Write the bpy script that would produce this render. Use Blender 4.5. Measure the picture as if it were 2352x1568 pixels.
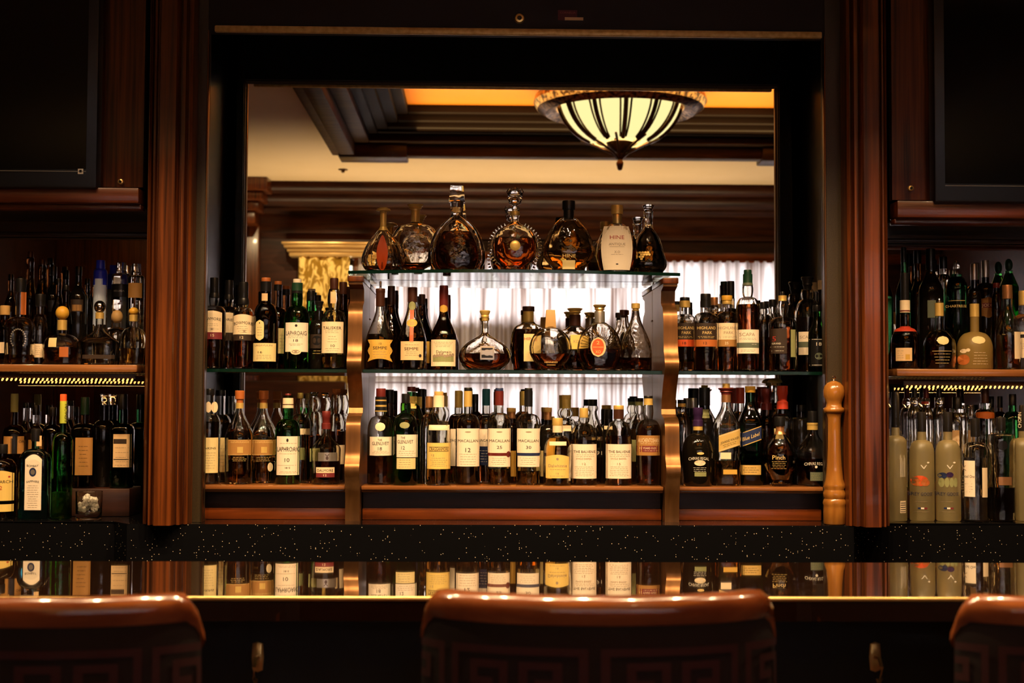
import bpy, bmesh, math, random
from mathutils import Matrix, Vector
C = bpy.context.scene.collection
for o in list(bpy.data.objects): bpy.data.objects.remove(o)
PI = math.pi
# ---------------------------------------------------------------- camera
W_, H_ = 2352, 1568
FPX = 3200.0
CZ = 1.4535
cam = bpy.data.cameras.new('camera'); cam_o = bpy.data.objects.new('camera', cam); C.objects.link(cam_o)
cam.sensor_width = 36; cam.lens = FPX/W_*36
R = Matrix.Rotation(-math.radians(1.35),3,'Z') @ Matrix.Rotation(math.radians(90+2.50),3,'X') @ Matrix.Rotation(math.radians(.26),3,'Z')
cam_o.matrix_world = Matrix.Translation((0,0,CZ)) @ R.to_4x4()
cam.clip_start = .05; cam.clip_end = 60
cam.dof.use_dof = True; cam.dof.focus_distance = 4.25; cam.dof.aperture_fstop = 4.4; cam.dof.aperture_blades = 9
bpy.context.scene.camera = cam_o
def P(px, py, Y):
    """world point where the sight line of a photo pixel meets the vertical plane y=Y"""
    d = R @ Vector(((px-W_/2)/FPX, -(py-H_/2)/FPX, -1))
    t = Y/d.y
    return Vector((d.x*t, Y, CZ+d.z*t))
MY = 4.45                     # plane of the back-bar mirror
def PR(px, py, D):
    """same for something seen in the mirror, D metres away along the folded path"""
    p = P(px, py, D); return Vector((p.x, 2*MY-D, p.z))
# ---------------------------------------------------------------- view, world
sc = bpy.context.scene
sc.view_settings.view_transform = 'Standard'; sc.view_settings.look = 'None'
sc.view_settings.gamma = 1; sc.view_settings.use_curve_mapping = False
sc.view_settings.exposure = 0.0
wd = bpy.data.worlds.new('world'); sc.world = wd; wd.use_nodes = True
wd.node_tree.nodes['Background'].inputs[0].default_value = (.8,.85,1,1)
wd.node_tree.nodes['Background'].inputs[1].default_value = .02
# ---------------------------------------------------------------- lights of the room
def lamp(kind, name, loc, power, col, **kw):
    l = bpy.data.lights.new(name, kind); l.energy = power; l.color = col
    rot = kw.pop('rot', None)
    for k, v in kw.items(): setattr(l, k, v)
    o = bpy.data.objects.new(name, l); C.objects.link(o); o.location = loc
    if rot: o.rotation_euler = rot
    return o
WARM = (1,.68,.36); WARM2 = (1,.55,.22)
SPOTX = (-1.75,-1.2,-.75,-.4,-.08,.22,.55,.9,1.4,1.95)
for i, x in enumerate(SPOTX):  # recessed downlights over the bar, two staggered rows
    y = 2.80 if i%2 else 2.45
    lamp('SPOT','bar_downlight_beam',(x,y,3.17), 80 if abs(x)<1 else 52, WARM, spot_size=math.radians(108 if i%2 else 118), spot_blend=.30, shadow_soft_size=.03)
# ================================================================ materials
MATS = {}
def nodes(m): return m.node_tree.nodes, m.node_tree.links
def mat(name, col, rough=.5, metal=0, trans=0, ior=1.45, coat=0, emit=None, es=0, spec=None):
    if name in MATS: return MATS[name]
    m = bpy.data.materials.new(name); m.use_nodes = True
    b = m.node_tree.nodes['Principled BSDF']
    b.inputs['Base Color'].default_value = (*col,1)
    b.inputs['Roughness'].default_value = rough; b.inputs['Metallic'].default_value = metal
    b.inputs['Transmission Weight'].default_value = trans; b.inputs['IOR'].default_value = ior
    b.inputs['Coat Weight'].default_value = coat; b.inputs['Coat Roughness'].default_value = .05
    if spec is not None: b.inputs['Specular IOR Level'].default_value = spec
    if emit: b.inputs['Emission Color'].default_value = (*emit,1); b.inputs['Emission Strength'].default_value = es
    MATS[name] = m; return m
def vary(m, scale, c1, c2, stretch=(1,1,1), detail=4, bump=0, lo=.35, hi=.65, dist=0):
    n, l = nodes(m); b = n['Principled BSDF']
    tc = n.new('ShaderNodeTexCoord'); mp = n.new('ShaderNodeMapping'); mp.inputs['Scale'].default_value = stretch
    nz = n.new('ShaderNodeTexNoise'); nz.inputs['Scale'].default_value = scale; nz.inputs['Detail'].default_value = detail; nz.inputs['Distortion'].default_value = dist
    cr = n.new('ShaderNodeValToRGB'); e = cr.color_ramp.elements
    e[0].position = lo; e[0].color = (*c1,1); e[1].position = hi; e[1].color = (*c2,1)
    l.new(tc.outputs['Object'], mp.inputs[0]); l.new(mp.outputs[0], nz.inputs['Vector']); l.new(nz.outputs[0], cr.inputs[0]); l.new(cr.outputs[0], b.inputs['Base Color'])
    if bump:
        bp = n.new('ShaderNodeBump'); bp.inputs['Strength'].default_value = bump; bp.inputs['Distance'].default_value = .002
        l.new(nz.outputs[0], bp.inputs['Height']); l.new(bp.outputs[0], b.inputs['Normal'])
    return m
woodv = vary(mat('mahogany_upright',(.1,.03,.01),.28,coat=.25), 5, (.040,.009,.002), (.17,.042,.007), (16,16,.4), dist=.4)
woodh = vary(mat('mahogany_rail',(.1,.03,.01),.28,coat=.25), 5, (.060,.012,.002), (.20,.042,.006), (.5,6,6), dist=.4)
woodd = vary(mat('mahogany_dark',(.05,.015,.008),.42,coat=.08), 5, (.020,.006,.003), (.055,.016,.007), (.6,6,6), dist=.4)
woodd2 = vary(mat('mahogany_cornice',(.05,.015,.008),.36,coat=0), 5, (.018,.005,.002), (.05,.014,.004), (.6,6,6), dist=.4)
woodd2.node_tree.nodes['Principled BSDF'].inputs['Specular IOR Level'].default_value = .2
woodt = vary(mat('coffer_lit_wood',(.05,.015,.008),.5,spec=.25), 5, (.045,.020,.008), (.10,.05,.02), (.6,6,6), dist=.4)
woodt2 = mat('coffer_shaded_wood',(.012,.005,.003),.6,spec=.15)  # lit and shaded tones of the coffer, light put into the wood colours
woodb = vary(mat('bronzed_wood',(.2,.08,.03),.33,coat=0), 6, (.15,.065,.020), (.22,.10,.033), (6,6,.7), dist=.3)
woodb.node_tree.nodes['Principled BSDF'].inputs['Metallic'].default_value = .72
woodl = vary(mat('turned_wood',(.4,.15,.04),.22,coat=.8), 7, (.26,.095,.014), (.40,.16,.026), (5,5,.8), dist=.4)
black = mat('black_lacquer',(.006,.006,.007),.35)
screen = mat('screen_black',(.004,.004,.005),.12)
stile = vary(mat('stile_edge',(.12,.075,.03),.5), 300, (.035,.022,.009), (.055,.035,.014))
brass = mat('brass',(.80,.55,.20),.28,.75)
bronze = mat('dark_bronze',(.16,.08,.035),.35,.9)
chrome = mat('chrome',(.8,.8,.8),.12,1)
mirror = mat('mirror_silver',(.9,.9,.88),0.0,1)
shelfglass = mat('shelf_glass',(.80,.95,.86),.0,0,1,1.5)
def granite():
    m = mat('speckled_black_granite',(.006,.006,.007),.06); n,l = nodes(m); b = n['Principled BSDF']
    tc = n.new('ShaderNodeTexCoord'); v = n.new('ShaderNodeTexVoronoi'); v.inputs['Scale'].default_value = 150
    mth = n.new('ShaderNodeMath'); mth.operation='LESS_THAN'; mth.inputs[1].default_value = .17
    sp = n.new('ShaderNodeSeparateColor'); g = n.new('ShaderNodeMath'); g.operation='GREATER_THAN'; g.inputs[1].default_value=.80
    g2 = n.new('ShaderNodeMath'); g2.operation='MULTIPLY'
    mx = n.new('ShaderNodeMix'); mx.data_type='RGBA'; mx.inputs['A'].default_value=(.005,.005,.006,1); mx.inputs['B'].default_value=(.85,.68,.48,1)
    l.new(tc.outputs['Object'],v.inputs['Vector']); l.new(v.outputs['Distance'],mth.inputs[0]); l.new(v.outputs['Color'],sp.inputs[0])
    l.new(sp.outputs[0],g.inputs[0]); l.new(mth.outputs[0],g2.inputs[0]); l.new(g.outputs[0],g2.inputs[1]); l.new(g2.outputs[0],mx.inputs['Factor']); l.new(mx.outputs['Result'],b.inputs['Base Color'])
    return m
granite_m = granite()
G = {  # bottle glass
 'clear': mat('clear_glass',(.93,.91,.85),.0,0,1,1.45),
 'green': mat('green_glass',(.05,.34,.07),.0,0,1,1.45),
 'dgreen': mat('dark_green_glass',(.012,.06,.02),.0,0,1,1.45),
 'brown': mat('brown_glass',(.10,.035,.010),.0,0,1,1.45),
 'dark': mat('nearly_black_glass',(.012,.009,.006),.05,0,.5,1.5),
 'teal': mat('teal_glass',(.08,.42,.50),.0,0,1,1.45),
 'frost': mat('frosted_glass',(.60,.50,.25),.38,0,.75,1.45),
 'gfrost': mat('amber_satin_glass',(.30,.19,.05),.4,0,.2,1.45),
 }
def wavy(m, scale, strength):
    n, l = nodes(m); b = n['Principled BSDF']; tc = n.new('ShaderNodeTexCoord'); nz = n.new('ShaderNodeTexNoise'); nz.inputs['Scale'].default_value = scale; nz.inputs['Detail'].default_value = 1
    bp = n.new('ShaderNodeBump'); bp.inputs['Strength'].default_value = strength; bp.inputs['Distance'].default_value = .004
    l.new(tc.outputs['Object'], nz.inputs['Vector']); l.new(nz.outputs[0], bp.inputs['Height']); l.new(bp.outputs[0], b.inputs['Normal'])
for k_ in ('clear','green','brown'): wavy(G[k_], 38, .32)
G['crystal'] = mat('crystal_glass',(.96,.92,.84),.0,0,1,1.52); wavy(G['crystal'], 42, .55)
LQ = {
 'amber': mat('amber_spirit',(.85,.42,.12),0,0,1,1.36),
 'dark': mat('dark_cognac',(.30,.065,.014),0,0,1,1.36),
 'red': mat('red_amber_spirit',(.72,.20,.05),0,0,1,1.36),
 'gold': mat('golden_spirit',(.98,.62,.20),0,0,1,1.36),
 'clear': mat('clear_spirit',(.95,.95,.92),0,0,1,1.36),
 'black': mat('black_spirit',(.01,.006,.006),.0,0,.6,1.36),
}
def K(name,col,rough=.45,metal=0,coat=0): return mat(name,col,rough,metal,coat=coat)
PM = {
 'cream': K('cream_paper',(.92,.72,.46),.6), 'white': K('white_paper',(.95,.80,.61),.6), 'pale': K('pale_yellow_paper',(.84,.66,.30),.6),
 'yellow': K('yellow_paper',(.86,.60,.16),.6), 'peach': K('peach_paper',(.82,.55,.28),.6), 'gold': K('gold_foil',(.80,.52,.14),.35,.35),
 'ochre': K('ochre_paper',(.66,.38,.06),.55), 'black': K('black_plastic',(.010,.009,.009),.3), 'brown': K('brown_foil',(.07,.022,.012),.35,.2),
 'red': K('red_wax',(.48,.045,.02),.35), 'maroon': K('maroon_foil',(.17,.022,.018),.35,.2), 'copper': K('copper_foil',(.55,.25,.10),.3,.7),
 'cork': K('cork_top',(.70,.40,.12),.6), 'orange': K('orange_cork',(.48,.13,.025),.5), 'navy': K('navy_foil',(.02,.03,.09),.35), 'blue': K('petrol_blue_foil',(.015,.10,.14),.35),
 'green': K('green_foil',(.015,.06,.03),.35), 'olive': K('olive_paper',(.30,.30,.12),.6), 'ink': K('ink',(.02,.014,.012),.7), 'redink': K('red_ink',(.45,.03,.02),.6),
 'goldink': K('gold_ink',(.80,.55,.20),.45), 'whiteink': K('white_ink',(.88,.80,.66),.6), 'greyink': K('grey_ink',(.36,.26,.17),.7), 'darkbrown': K('dark_brown_paper',(.035,.018,.010),.6),
 'burg': K('burgundy_paper',(.20,.025,.03),.5), 'redorange': K('orange_red_paper',(.75,.10,.02),.5), 'wood': K('stopper_wood',(.62,.36,.13),.5), 'stag': K('stag_ink',(.08,.05,.05),.5),
 'greygreen': K('grey_green_paper',(.13,.15,.10),.5), 'chrome': chrome, 'ball': K('yellow_cork_ball',(.80,.42,.04),.45), 'purple': K('purple_foil',(.05,.02,.08),.3,.3),
 'glass': G['clear'], 'brass': brass, 'lime': K('lime_paper',(.45,.50,.05),.5), 'amberpaper': K('amber_paper',(.42,.20,.05),.6), 'royal': K('blue_glow_film',(.03,.05,.75),.3), 'icewhite': K('white_glow_film',(.65,.75,.95),.5),
 'silver': K('satin_silver',(.65,.58,.5),.3,.8),
}
# ================================================================ mesh helpers
def obj(name, bm, m, parent=None, loc=None, smooth=True, angle=35):
    me = bpy.data.meshes.new(name)
    bmesh.ops.recalc_face_normals(bm, faces=bm.faces)
    bm.to_mesh(me); bm.free()
    for mm in (m if isinstance(m,(list,tuple)) else [m]): me.materials.append(mm)
    if smooth:
        me.shade_smooth()
        me.set_sharp_from_angle(angle=math.radians(angle))
    o = bpy.data.objects.new(name, me); C.objects.link(o)
    if parent: o.parent = parent
    if loc is not None: o.location = loc
    return o
def nobj(name, verts, faces, m, parent=None, mi=None, smooth=True, angle=35, loc=None):
    me = bpy.data.meshes.new(name); me.from_pydata(verts, [], faces)
    for mm in (m if isinstance(m,(list,tuple)) else [m]): me.materials.append(mm)
    if mi: me.polygons.foreach_set('material_index', mi)
    me.validate(); me.update()
    if smooth: me.shade_smooth(); me.set_sharp_from_angle(angle=math.radians(angle))
    o = bpy.data.objects.new(name, me); C.objects.link(o)
    if parent: o.parent = parent
    if loc is not None: o.location = loc
    return o
def tag(o, label, cat, group=None):
    o['label'] = label; o['category'] = cat
    if group: o['group'] = group
    return o
def struct(o): o['kind'] = 'structure'; return o
def empty(name, loc, label=None, cat=None, group=None, rz=0):
    o = bpy.data.objects.new(name, None); C.objects.link(o); o.location = loc; o.rotation_euler = (0,0,rz); o.empty_display_size = .05
    if label: tag(o, label, cat, group)
    return o
def box(bm, x0,x1,y0,y1,z0,z1, bev=0):
    vs = [bm.verts.new((x,y,z)) for x in (x0,x1) for y in (y0,y1) for z in (z0,z1)]
    fs = []
    for f in ((0,1,3,2),(4,6,7,5),(0,4,5,1),(2,3,7,6),(0,2,6,4),(1,5,7,3)): fs.append(bm.faces.new([vs[i] for i in f]))
    if bev:
        es = list({e for f in fs for e in f.edges})
        bmesh.ops.bevel(bm, geom=es, offset=bev, segments=2, affect='EDGES', profile=.5)
def bx(name, x0,x1,y0,y1,z0,z1, m, parent=None, bev=0, rel=None):
    bm = bmesh.new(); box(bm,x0,x1,y0,y1,z0,z1,bev); return obj(name,bm,m,parent)
def prism(bm, pts, axis, a, b):
    """extrude a polygon; axis 'x': pts are (y,z); 'z': pts are (x,y); 'y': (x,z)"""
    def v(p,t): return {'x':(t,p[0],p[1]),'z':(p[0],p[1],t),'y':(p[0],t,p[1])}[axis]
    A = [bm.verts.new(v(p,a)) for p in pts]; B = [bm.verts.new(v(p,b)) for p in pts]; n = len(pts)
    bm.faces.new(A); bm.faces.new(B[::-1])
    for i in range(n): bm.faces.new((A[i],B[i],B[(i+1)%n],A[(i+1)%n]))
def ring_pts(r, n_, dp, seg):
    out = []
    for i in range(seg):
        a = 2*PI*i/seg; c, s = math.cos(a), math.sin(a)
        if n_ == 2: x, y = r*c, r*s*dp
        else: x = r*math.copysign(abs(c)**(2/n_),c); y = r*dp*math.copysign(abs(s)**(2/n_),s)
        out.append((x,y))
    return out
def lathe(pts, seg=28, sq=2, dp=1, Rm=None, rn=None, zoff=0, x0=0, y0=0):
    """pts: (r,z) from the bottom to the top; returns verts, faces"""
    V, F, rings = [], [], []
    for r, z in pts:
        if r < 1e-6: rings.append([len(V)]); V.append((x0,y0,z+zoff)); continue
        if Rm and (sq != 2 or dp != 1):
            k = max(0,min(1,(r-rn)/max(1e-6,(Rm-rn)))); k = k**.6
            ne, de = 2+(sq-2)*k, 1+(dp-1)*k
        else: ne, de = sq, dp
        rp = ring_pts(r, ne, de, seg); rings.append(list(range(len(V),len(V)+seg)))
        V += [(x0+x,y0+y,z+zoff) for x,y in rp]
    for a, b in zip(rings, rings[1:]):
        la, lb = len(a), len(b)
        if la == 1 and lb == 1: continue
        for i in range(seg):
            j = (i+1)%seg
            if la == 1: F.append((a[0], b[j], b[i]))
            elif lb == 1: F.append((a[i], a[j], b[0]))
            else: F.append((a[i], a[j], b[j], b[i]))
    return V, F
def lobj(name, pts, m, parent=None, seg=28, **kw):
    loc = kw.pop('loc', None); ang = kw.pop('angle',35)
    V, F = lathe(pts, seg, **kw)
    return nobj(name, V, [f[::-1] for f in F] if False else F, m, parent, loc=loc, angle=ang)
_tc = {}
def textmesh(s):
    if s in _tc: return _tc[s]
    cu = bpy.data.curves.new('t','FONT'); cu.body = s; cu.size = 1; cu.resolution_u = 2; cu.align_x = 'CENTER'
    ob = bpy.data.objects.new('t', cu); C.objects.link(ob)
    me = bpy.data.meshes.new_from_object(ob)
    V = [(v.co.x, v.co.y) for v in me.vertices]; F = [tuple(p.vertices) for p in me.polygons]
    bpy.data.objects.remove(ob); bpy.data.meshes.remove(me); bpy.data.curves.remove(cu)
    xs = [v[0] for v in V]; ys = [v[1] for v in V]
    cx = (min(xs)+max(xs))/2; w = max(xs)-min(xs); h = .73
    V = [((x-cx)/w, y/h-.5) for x, y in V]      # width 1, cap height 1, centred
    _tc[s] = (V, F); return _tc[s]
# ================================================================ bottles
ZLOW = P(1190,1116,4.17).z     # polished wooden shelf
ZMID = P(1190,849,4.20).z      # middle glass shelves
ZTOP = P(1190,617,4.14).z      # bowed top glass shelf
ZCNT = 1.10                    # granite counters
ZSIDE = P(200,837,4.14).z      # shelves of the side bays
ZSIDER = ZSIDE
ZRIS = ZCNT+.085               # raised step at the back of the side bays
SH = {'low':(ZLOW,4.245,4.345), 'mid':(ZMID,4.265,4.36), 'top':(ZTOP,4.255,4.35), 'side':(ZSIDE,4.235,4.35), 'cnt':(ZCNT,4.215,4.34), 'ris':(ZRIS,4.33,4.40)}
def interp(pr, z):
    for (r0,z0),(r1,z1) in zip(pr, pr[1:]):
        if z0 <= z <= z1 and z1 > z0: return r0+(r1-r0)*(z-z0)/(z1-z0)
    return pr[-1][0]
COUNT = [0]; PLACED = []
LIM = {'low':4.165,'mid':4.203,'top':4.165,'side':4.145,'cnt':4.142,'ris':4.298}
def B(name, label, shelf, x, w, neck, ys=None, yn=None, nw=18, row=0, shape='round', glass='clear', liq=None, caps=(), sleeves=(), labels=(), sq=2, dp=1, br=1, nb=0, prof=None, group=None, cat='bottle', extra=None, cy=None, seg=28, th=.0024):
    zb, c0, c1 = SH[shelf]
    Y = cy if cy else (c0 if row == 0 else c1)
    sR = w/2*Y/FPX; x_at = lambda q: P(x,900,q).x
    def clash(q):
        return sum(1 for (h_,a,b,r1,d1) in PLACED if h_ == (shelf if shelf != 'ris' else 'cnt') and ((x_at(q)-a)/(sR+r1+.001))**2+((q-b)/(sR*dp*(1.15 if sq>2 else 1)+d1+.001))**2 < 1)
    best = None
    for off in [0]+[sg*.007*k for k in range(1,22) for sg in (1,-1)]:
        q = Y+off
        if q-sR*dp < LIM[shelf]+(.075*abs(x-1180)/380 if shelf == 'top' else 0) or q+sR*dp > 4.438: continue
        n_ = clash(q)
        if best is None or n_ < best[0]: best = (n_, q)
        if n_ == 0: break
    if best: Y = best[1]
    else: print('NOFIT', label)
    if best and best[0]: print('CLASH', best[0], label)
    PLACED.append((shelf if shelf != 'ris' else 'cnt', x_at(Y), Y, sR, sR*dp*(1.15 if sq>2 else 1)))
    s = Y/FPX
    base = P(x, 900, Y); cx = base.x
    zl = lambda yp, YY=Y: P(x, yp, YY).z - zb
    Rr = w/2*s; rn = nw/2*s
    zt = zl(neck)
    if prof:
        pp = sorted([(hw*s, zl(yp)) for hw, yp in prof], key=lambda q:q[1])
        lo = [(0,0),(pp[0][0]*.80,0),(pp[0][0]*.93,.0015)]
        pp = [q for q in pp if q[1] > .004]
        # smooth
        sm = [pp[0]]
        for i in range(len(pp)-1):
            a = pp[max(0,i-1)]; b = pp[i]; c = pp[i+1]; d = pp[min(len(pp)-1,i+2)]
            for k in range(1,4):
                t = k/3
                f = lambda j: .5*((2*b[j])+(-a[j]+c[j])*t+(2*a[j]-5*b[j]+4*c[j]-d[j])*t*t+(-a[j]+3*b[j]-3*c[j]+d[j])*t**3)
                sm.append((max(.002,f(0)), f(1)))
        sm2 = [sm[0]]
        for q in sm[1:]:
            if q[1] > sm2[-1][1]+1e-5: sm2.append(q)
        pr = lo + sm2
        Rr = max(r for r,_ in pr)
        rn = min(r for r,_ in pr[4:])
    else:
        zs, zn = zl(ys), zl(yn)
        Rb = Rr*br
        pr = [(0,0),(Rb*.82,0),(Rb*.95,.0012),(Rb,.005)]
        if br != 1: pr += [(Rb+(Rr-Rb)*t, .005+(zs-.005)*t) for t in (.33,.66)]
        pr += [(Rr, zs)]
        n = 9
        for k in range(1,n+1):
            t = k/n
            if shape == 'round': r = rn+(Rr-rn)*(math.sqrt(max(0,1-t**2.2))*.94 + .06*(1-t)) ; zz = zs+(zn-zs)*t
            elif shape == 'slope': r = rn+(Rr-rn)*(1-(3*t*t-2*t**3)); zz = zs+(zn-zs)*t
            elif shape == 'cone': r = rn+(Rr-rn)*(1-t); zz = zs+(zn-zs)*t
            else: r = rn+(Rr-rn)*(.5+.5*math.cos(PI*t))**.8; zz = zs+(zn-zs)*t
            pr.append((max(r,rn),zz))
        for k in range(1,6):
            t = k/6; pr.append((rn+nb*s*math.sin(PI*t), zn+(zt-zn)*t))
        pr.append((rn*1.0, zt))
    top_r = pr[-1][0]
    root = empty(name, (cx, Y, zb+.0004), label, cat, group)
    # glass body ------------------------------------------------
    gm = G['crystal' if (name == 'cognac_decanter' and glass == 'clear') else glass]
    if liq:
        inner = [(max(r-th,.0015), z) for r, z in pr if z > .006]
        z0 = .006
        shell = pr + [(max(top_r-th,.001), pr[-1][1])] + [(r,z) for r,z in reversed(inner[:-1])] + [(inner[0][0]*.9, z0),(0,z0)]
        lobj('glass_body', shell, gm, root, seg, sq=sq, dp=dp, Rm=Rr, rn=rn)
        lm, yl = liq; zlv = zl(yl); e = .0006
        lp = [(0,z0+e),(max(inner[0][0]*.9-e,.001),z0+e)]
        for r,z in inner:
            if z < zlv and z > z0+2*e: lp.append((max(r-e,.0008),z))
        lp += [(max(interp(pr,zlv)-th-e,.0008), zlv), (0, zlv)]
        lobj('liquid', lp, LQ[lm], root, seg, sq=sq, dp=dp, Rm=Rr-th, rn=rn-th)
    else:
        lobj('glass_body', pr+[(0,pr[-1][1])], gm, root, seg, sq=sq, dp=dp, Rm=Rr, rn=rn)
    # foil sleeves ----------------------------------------------
    for i, sl in enumerate(sleeves):
        a, b, mm = sl[:3]; nm = sl[3] if len(sl) > 3 else 'foil_sleeve'
        za, zb_ = zl(b), zl(a)
        zz = [za] + [z for _,z in pr if za < z < zb_] + [zb_]
        e = .0007+.0002*i
        q = [(interp(pr,z)+e, z) for z in zz]
        q = [(q[0][0]-e*.9,q[0][1])] + q + [(q[-1][0]-e*.9,q[-1][1])]
        lobj(nm, q, PM[mm], root, seg, sq=sq, dp=dp, Rm=Rr, rn=rn)
    # caps ------------------------------------------------------
    for cp in caps:
        a, b, cw, mm = cp[:4]; st = cp[4] if len(cp) > 4 else 'cyl'; nm = cp[5] if len(cp) > 5 else 'cap'
        z1, z0 = zl(a), zl(b)-.0004; r = cw/2*s; h = z1-z0
        if st == 'cyl': q = [(0,z0),(r*.98,z0),(r,z0+h*.06),(r,z1-h*.08-.0004),(r-.0008,z1),(0,z1)]
        elif st == 'taper': q = [(0,z0),(r*1.0,z0),(r*.96,z0+h*.3),(r*.80,z0+h*.34),(r*.86,z0+h*.6),(r*.95,z0+h*.64),(r*.93,z1-.001),(r*.88,z1),(0,z1)]
        elif st == 'cork': q = [(0,z0),(r*.7,z0),(r*.72,z0+h*.3),(r*.98,z0+h*.34),(r,z0+h*.5),(r,z1-.0012),(r*.92,z1),(0,z1)]
        elif st == 'flare': q = [(0,z0),(r*.60,z0),(r*.60,z0+h*.25),(r*.78,z0+h*.4),(r*.72,z0+h*.55),(r*.98,z0+h*.85),(r,z0+h*.93),(r*.9,z1),(0,z1)]
        elif st == 'mush': q = [(0,z0),(r*.45,z0),(r*.5,z0+h*.3),(r*.98,z0+h*.38),(r,z0+h*.5),(r*.85,z0+h*.75),(r*.5,z0+h*.94),(0,z1)]
        elif st == 'ball':
            q = [(0,z0)]+[(r*math.sin(PI*k/12), z0+h*(.5-.5*math.cos(PI*k/12))) for k in range(1,12)]+[(0,z1)]
        elif st == 'box': q = None
        if q: lobj(nm, q, PM[mm], root, 24)
        else:
            bm = bmesh.new(); box(bm,-r,r,-r*.7,r*.7,z0,z1,.0012)
            for v in bm.verts:
                t = (v.co.z-z0)/h; v.co.x *= 1.1-.2*t
            obj(nm, bm, PM[mm], root)
    # paper labels ----------------------------------------------
    def front(xx, z):
        r = interp(pr, z)
        if sq != 2 or dp != 1:
            k = max(0,min(1,(r-rn)/max(1e-6,(Rr-rn))))**.6; ne, de = 2+(sq-2)*k, 1+(dp-1)*k
        else: ne, de = 2, 1
        q = min(.985, abs(xx)/r)
        return -r*de*(1-q**ne)**(1/ne)
    for L in labels:
        x0,y0,x1,y1,mm = L[:5]; opt = L[5] if len(L) > 5 else {}
        YF = Y-Rr*dp*.8
        xc0 = P(x0,(y0+y1)/2,YF).x-cx; xc1 = P(x1,(y0+y1)/2,YF).x-cx
        zt_, zb2 = P(x,y0,YF).z-zb, P(x,y1,YF).z-zb
        xc0 = max(-Rr*.97,xc0); xc1 = min(Rr*.97,xc1)
        sh = opt.get('s','rect'); shear = opt.get('shear',0); nx, nz = 12, 10 if sh != 'rect' else 5
        V, F, MI, mats = [], [], [], [PM[mm]]
        mx, hw = (xc0+xc1)/2, (xc1-xc0)/2
        E = .0008+opt.get('lift',0)
        for j in range(nz+1):
            t = j/nz; z = zb2+(zt_-zb2)*t; ff = 1
            if sh == 'oval': ff = max(.03,math.sqrt(max(0,1-(2*t-1)**2)))
            elif sh == 'arch' and t > .8: ff = max(.08, math.sqrt(max(0,1-((t-.8)/.2)**2)))
            elif sh == 'pill' and (t > .8 or t < .2): ff = max(.1, math.sqrt(max(0,1-((max(t,1-t)-.8)/.2)**2)))
            elif sh == 'barrel': ff = .72+.28*math.sin(PI*min(1,max(0,.12+t*.80)))
            elif sh == 'ornate': ff = .90+.10*math.cos(4*PI*t)
            for i in range(nx+1):
                u = -1+2*i/nx; xx = mx+hw*ff*u; zz = z+shear*(xx-mx)
                if sh == 'arch2' and t > .5: zz += (zt_-zb2)*.10*(1-u*u)
                if sh == 'ornate' and t < .5: zz += (zt_-zb2)*.14*(1-u*u)*(1-2*t)
                V.append((xx, front(xx,zz)-E, zz))
        for j in range(nz):
            for i in range(nx):
                a = j*(nx+1)+i; F.append((a,a+1,a+nx+2,a+nx+1)); MI.append(0)
        def addpoly(vs, fs, m2, e):
            if PM[m2] not in mats: mats.append(PM[m2])
            k = mats.index(PM[m2]); o = len(V)
            for (xx,zz) in vs:
                z2 = zz+shear*(xx-mx); V.append((xx, front(xx,z2)-E-e, z2))
            for f in fs: F.append(tuple(o+i for i in f)); MI.append(k)
        for it in opt.get('in',()):
            kd = it[0]
            if kd == 'T':       # text: ('T', string, xc, yc, width_px, height_px, colour, curve)
                _, st, tx, ty, tw, thh, m2 = it[:7]; cv = it[7] if len(it) > 7 else 0
                tv, tf = textmesh(st); X = P(tx,ty,YF).x-cx; Z = P(x,ty,YF).z-zb
                addpoly([(X+vx*tw*s, Z+vy*thh*s-cv*s*(4*vx*vx)) for vx,vy in tv], tf, m2, .0005)
            elif kd == 'V':     # vertical text, reading upwards
                _, st, tx, ty, tw, thh, m2 = it[:7]
                tv, tf = textmesh(st); X = P(tx,ty,YF).x-cx; Z = P(x,ty,YF).z-zb
                addpoly([(X-vy*tw*s, Z+vx*thh*s) for vx,vy in tv], tf, m2, .0005)
            elif kd == 'R':     # filled rectangle (x0,y0,x1,y1,colour)
                _, a0,b0,a1,b1,m2 = it[:6]
                X0,X1 = P(a0,b0,YF).x-cx, P(a1,b0,YF).x-cx; Z1,Z0 = P(x,b0,YF).z-zb, P(x,b1,YF).z-zb
                X0=max(X0,xc0); X1=min(X1,xc1)
                vs = [(X0+(X1-X0)*i/8,zz) for zz in (Z0,Z1) for i in range(9)]
                addpoly(vs, [(i,i+1,i+10,i+9) for i in range(8)], m2, .0003)
            elif kd == 'O':     # filled ellipse (xc,yc,rx,ry,colour)
                _, a0,b0,rx,ry,m2 = it[:6]; X = P(a0,b0,YF).x-cx; Z = P(x,b0,YF).z-zb
                vs = [(X,Z)]+[(X+rx*s*math.cos(2*PI*i/16), Z+ry*s*math.sin(2*PI*i/16)) for i in range(16)]
                e = .0003+(it[6] if len(it)>6 else 0)
                addpoly(vs, [(0,1+i,1+(i+1)%16) for i in range(16)], m2, e)
            elif kd == 'L':     # lines of tiny print (x0,x1,y0,y1,n,colour)
                _, a0,a1,b0,b1,nn,m2 = it[:7]; rd = random.Random(int(a0*7+b0))
                for q in range(nn):
                    yy = b0+(b1-b0)*q/max(1,nn-1); Z = P(x,yy,YF).z-zb; sh_ = rd.uniform(0,.22)*(a1-a0)/2
                    p0 = a0+sh_; 
                    while p0 < a1-sh_-2:
                        p1 = min(a1-sh_, p0+rd.uniform(3,9)); X0,X1 = P(p0,yy,YF).x-cx, P(p1,yy,YF).x-cx
                        addpoly([(X0,Z-.35*s),(X1,Z-.35*s),(X1,Z+.35*s),(X0,Z+.35*s)], [(0,1,2,3)], m2, .0005); p0 = p1+1.6
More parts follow.
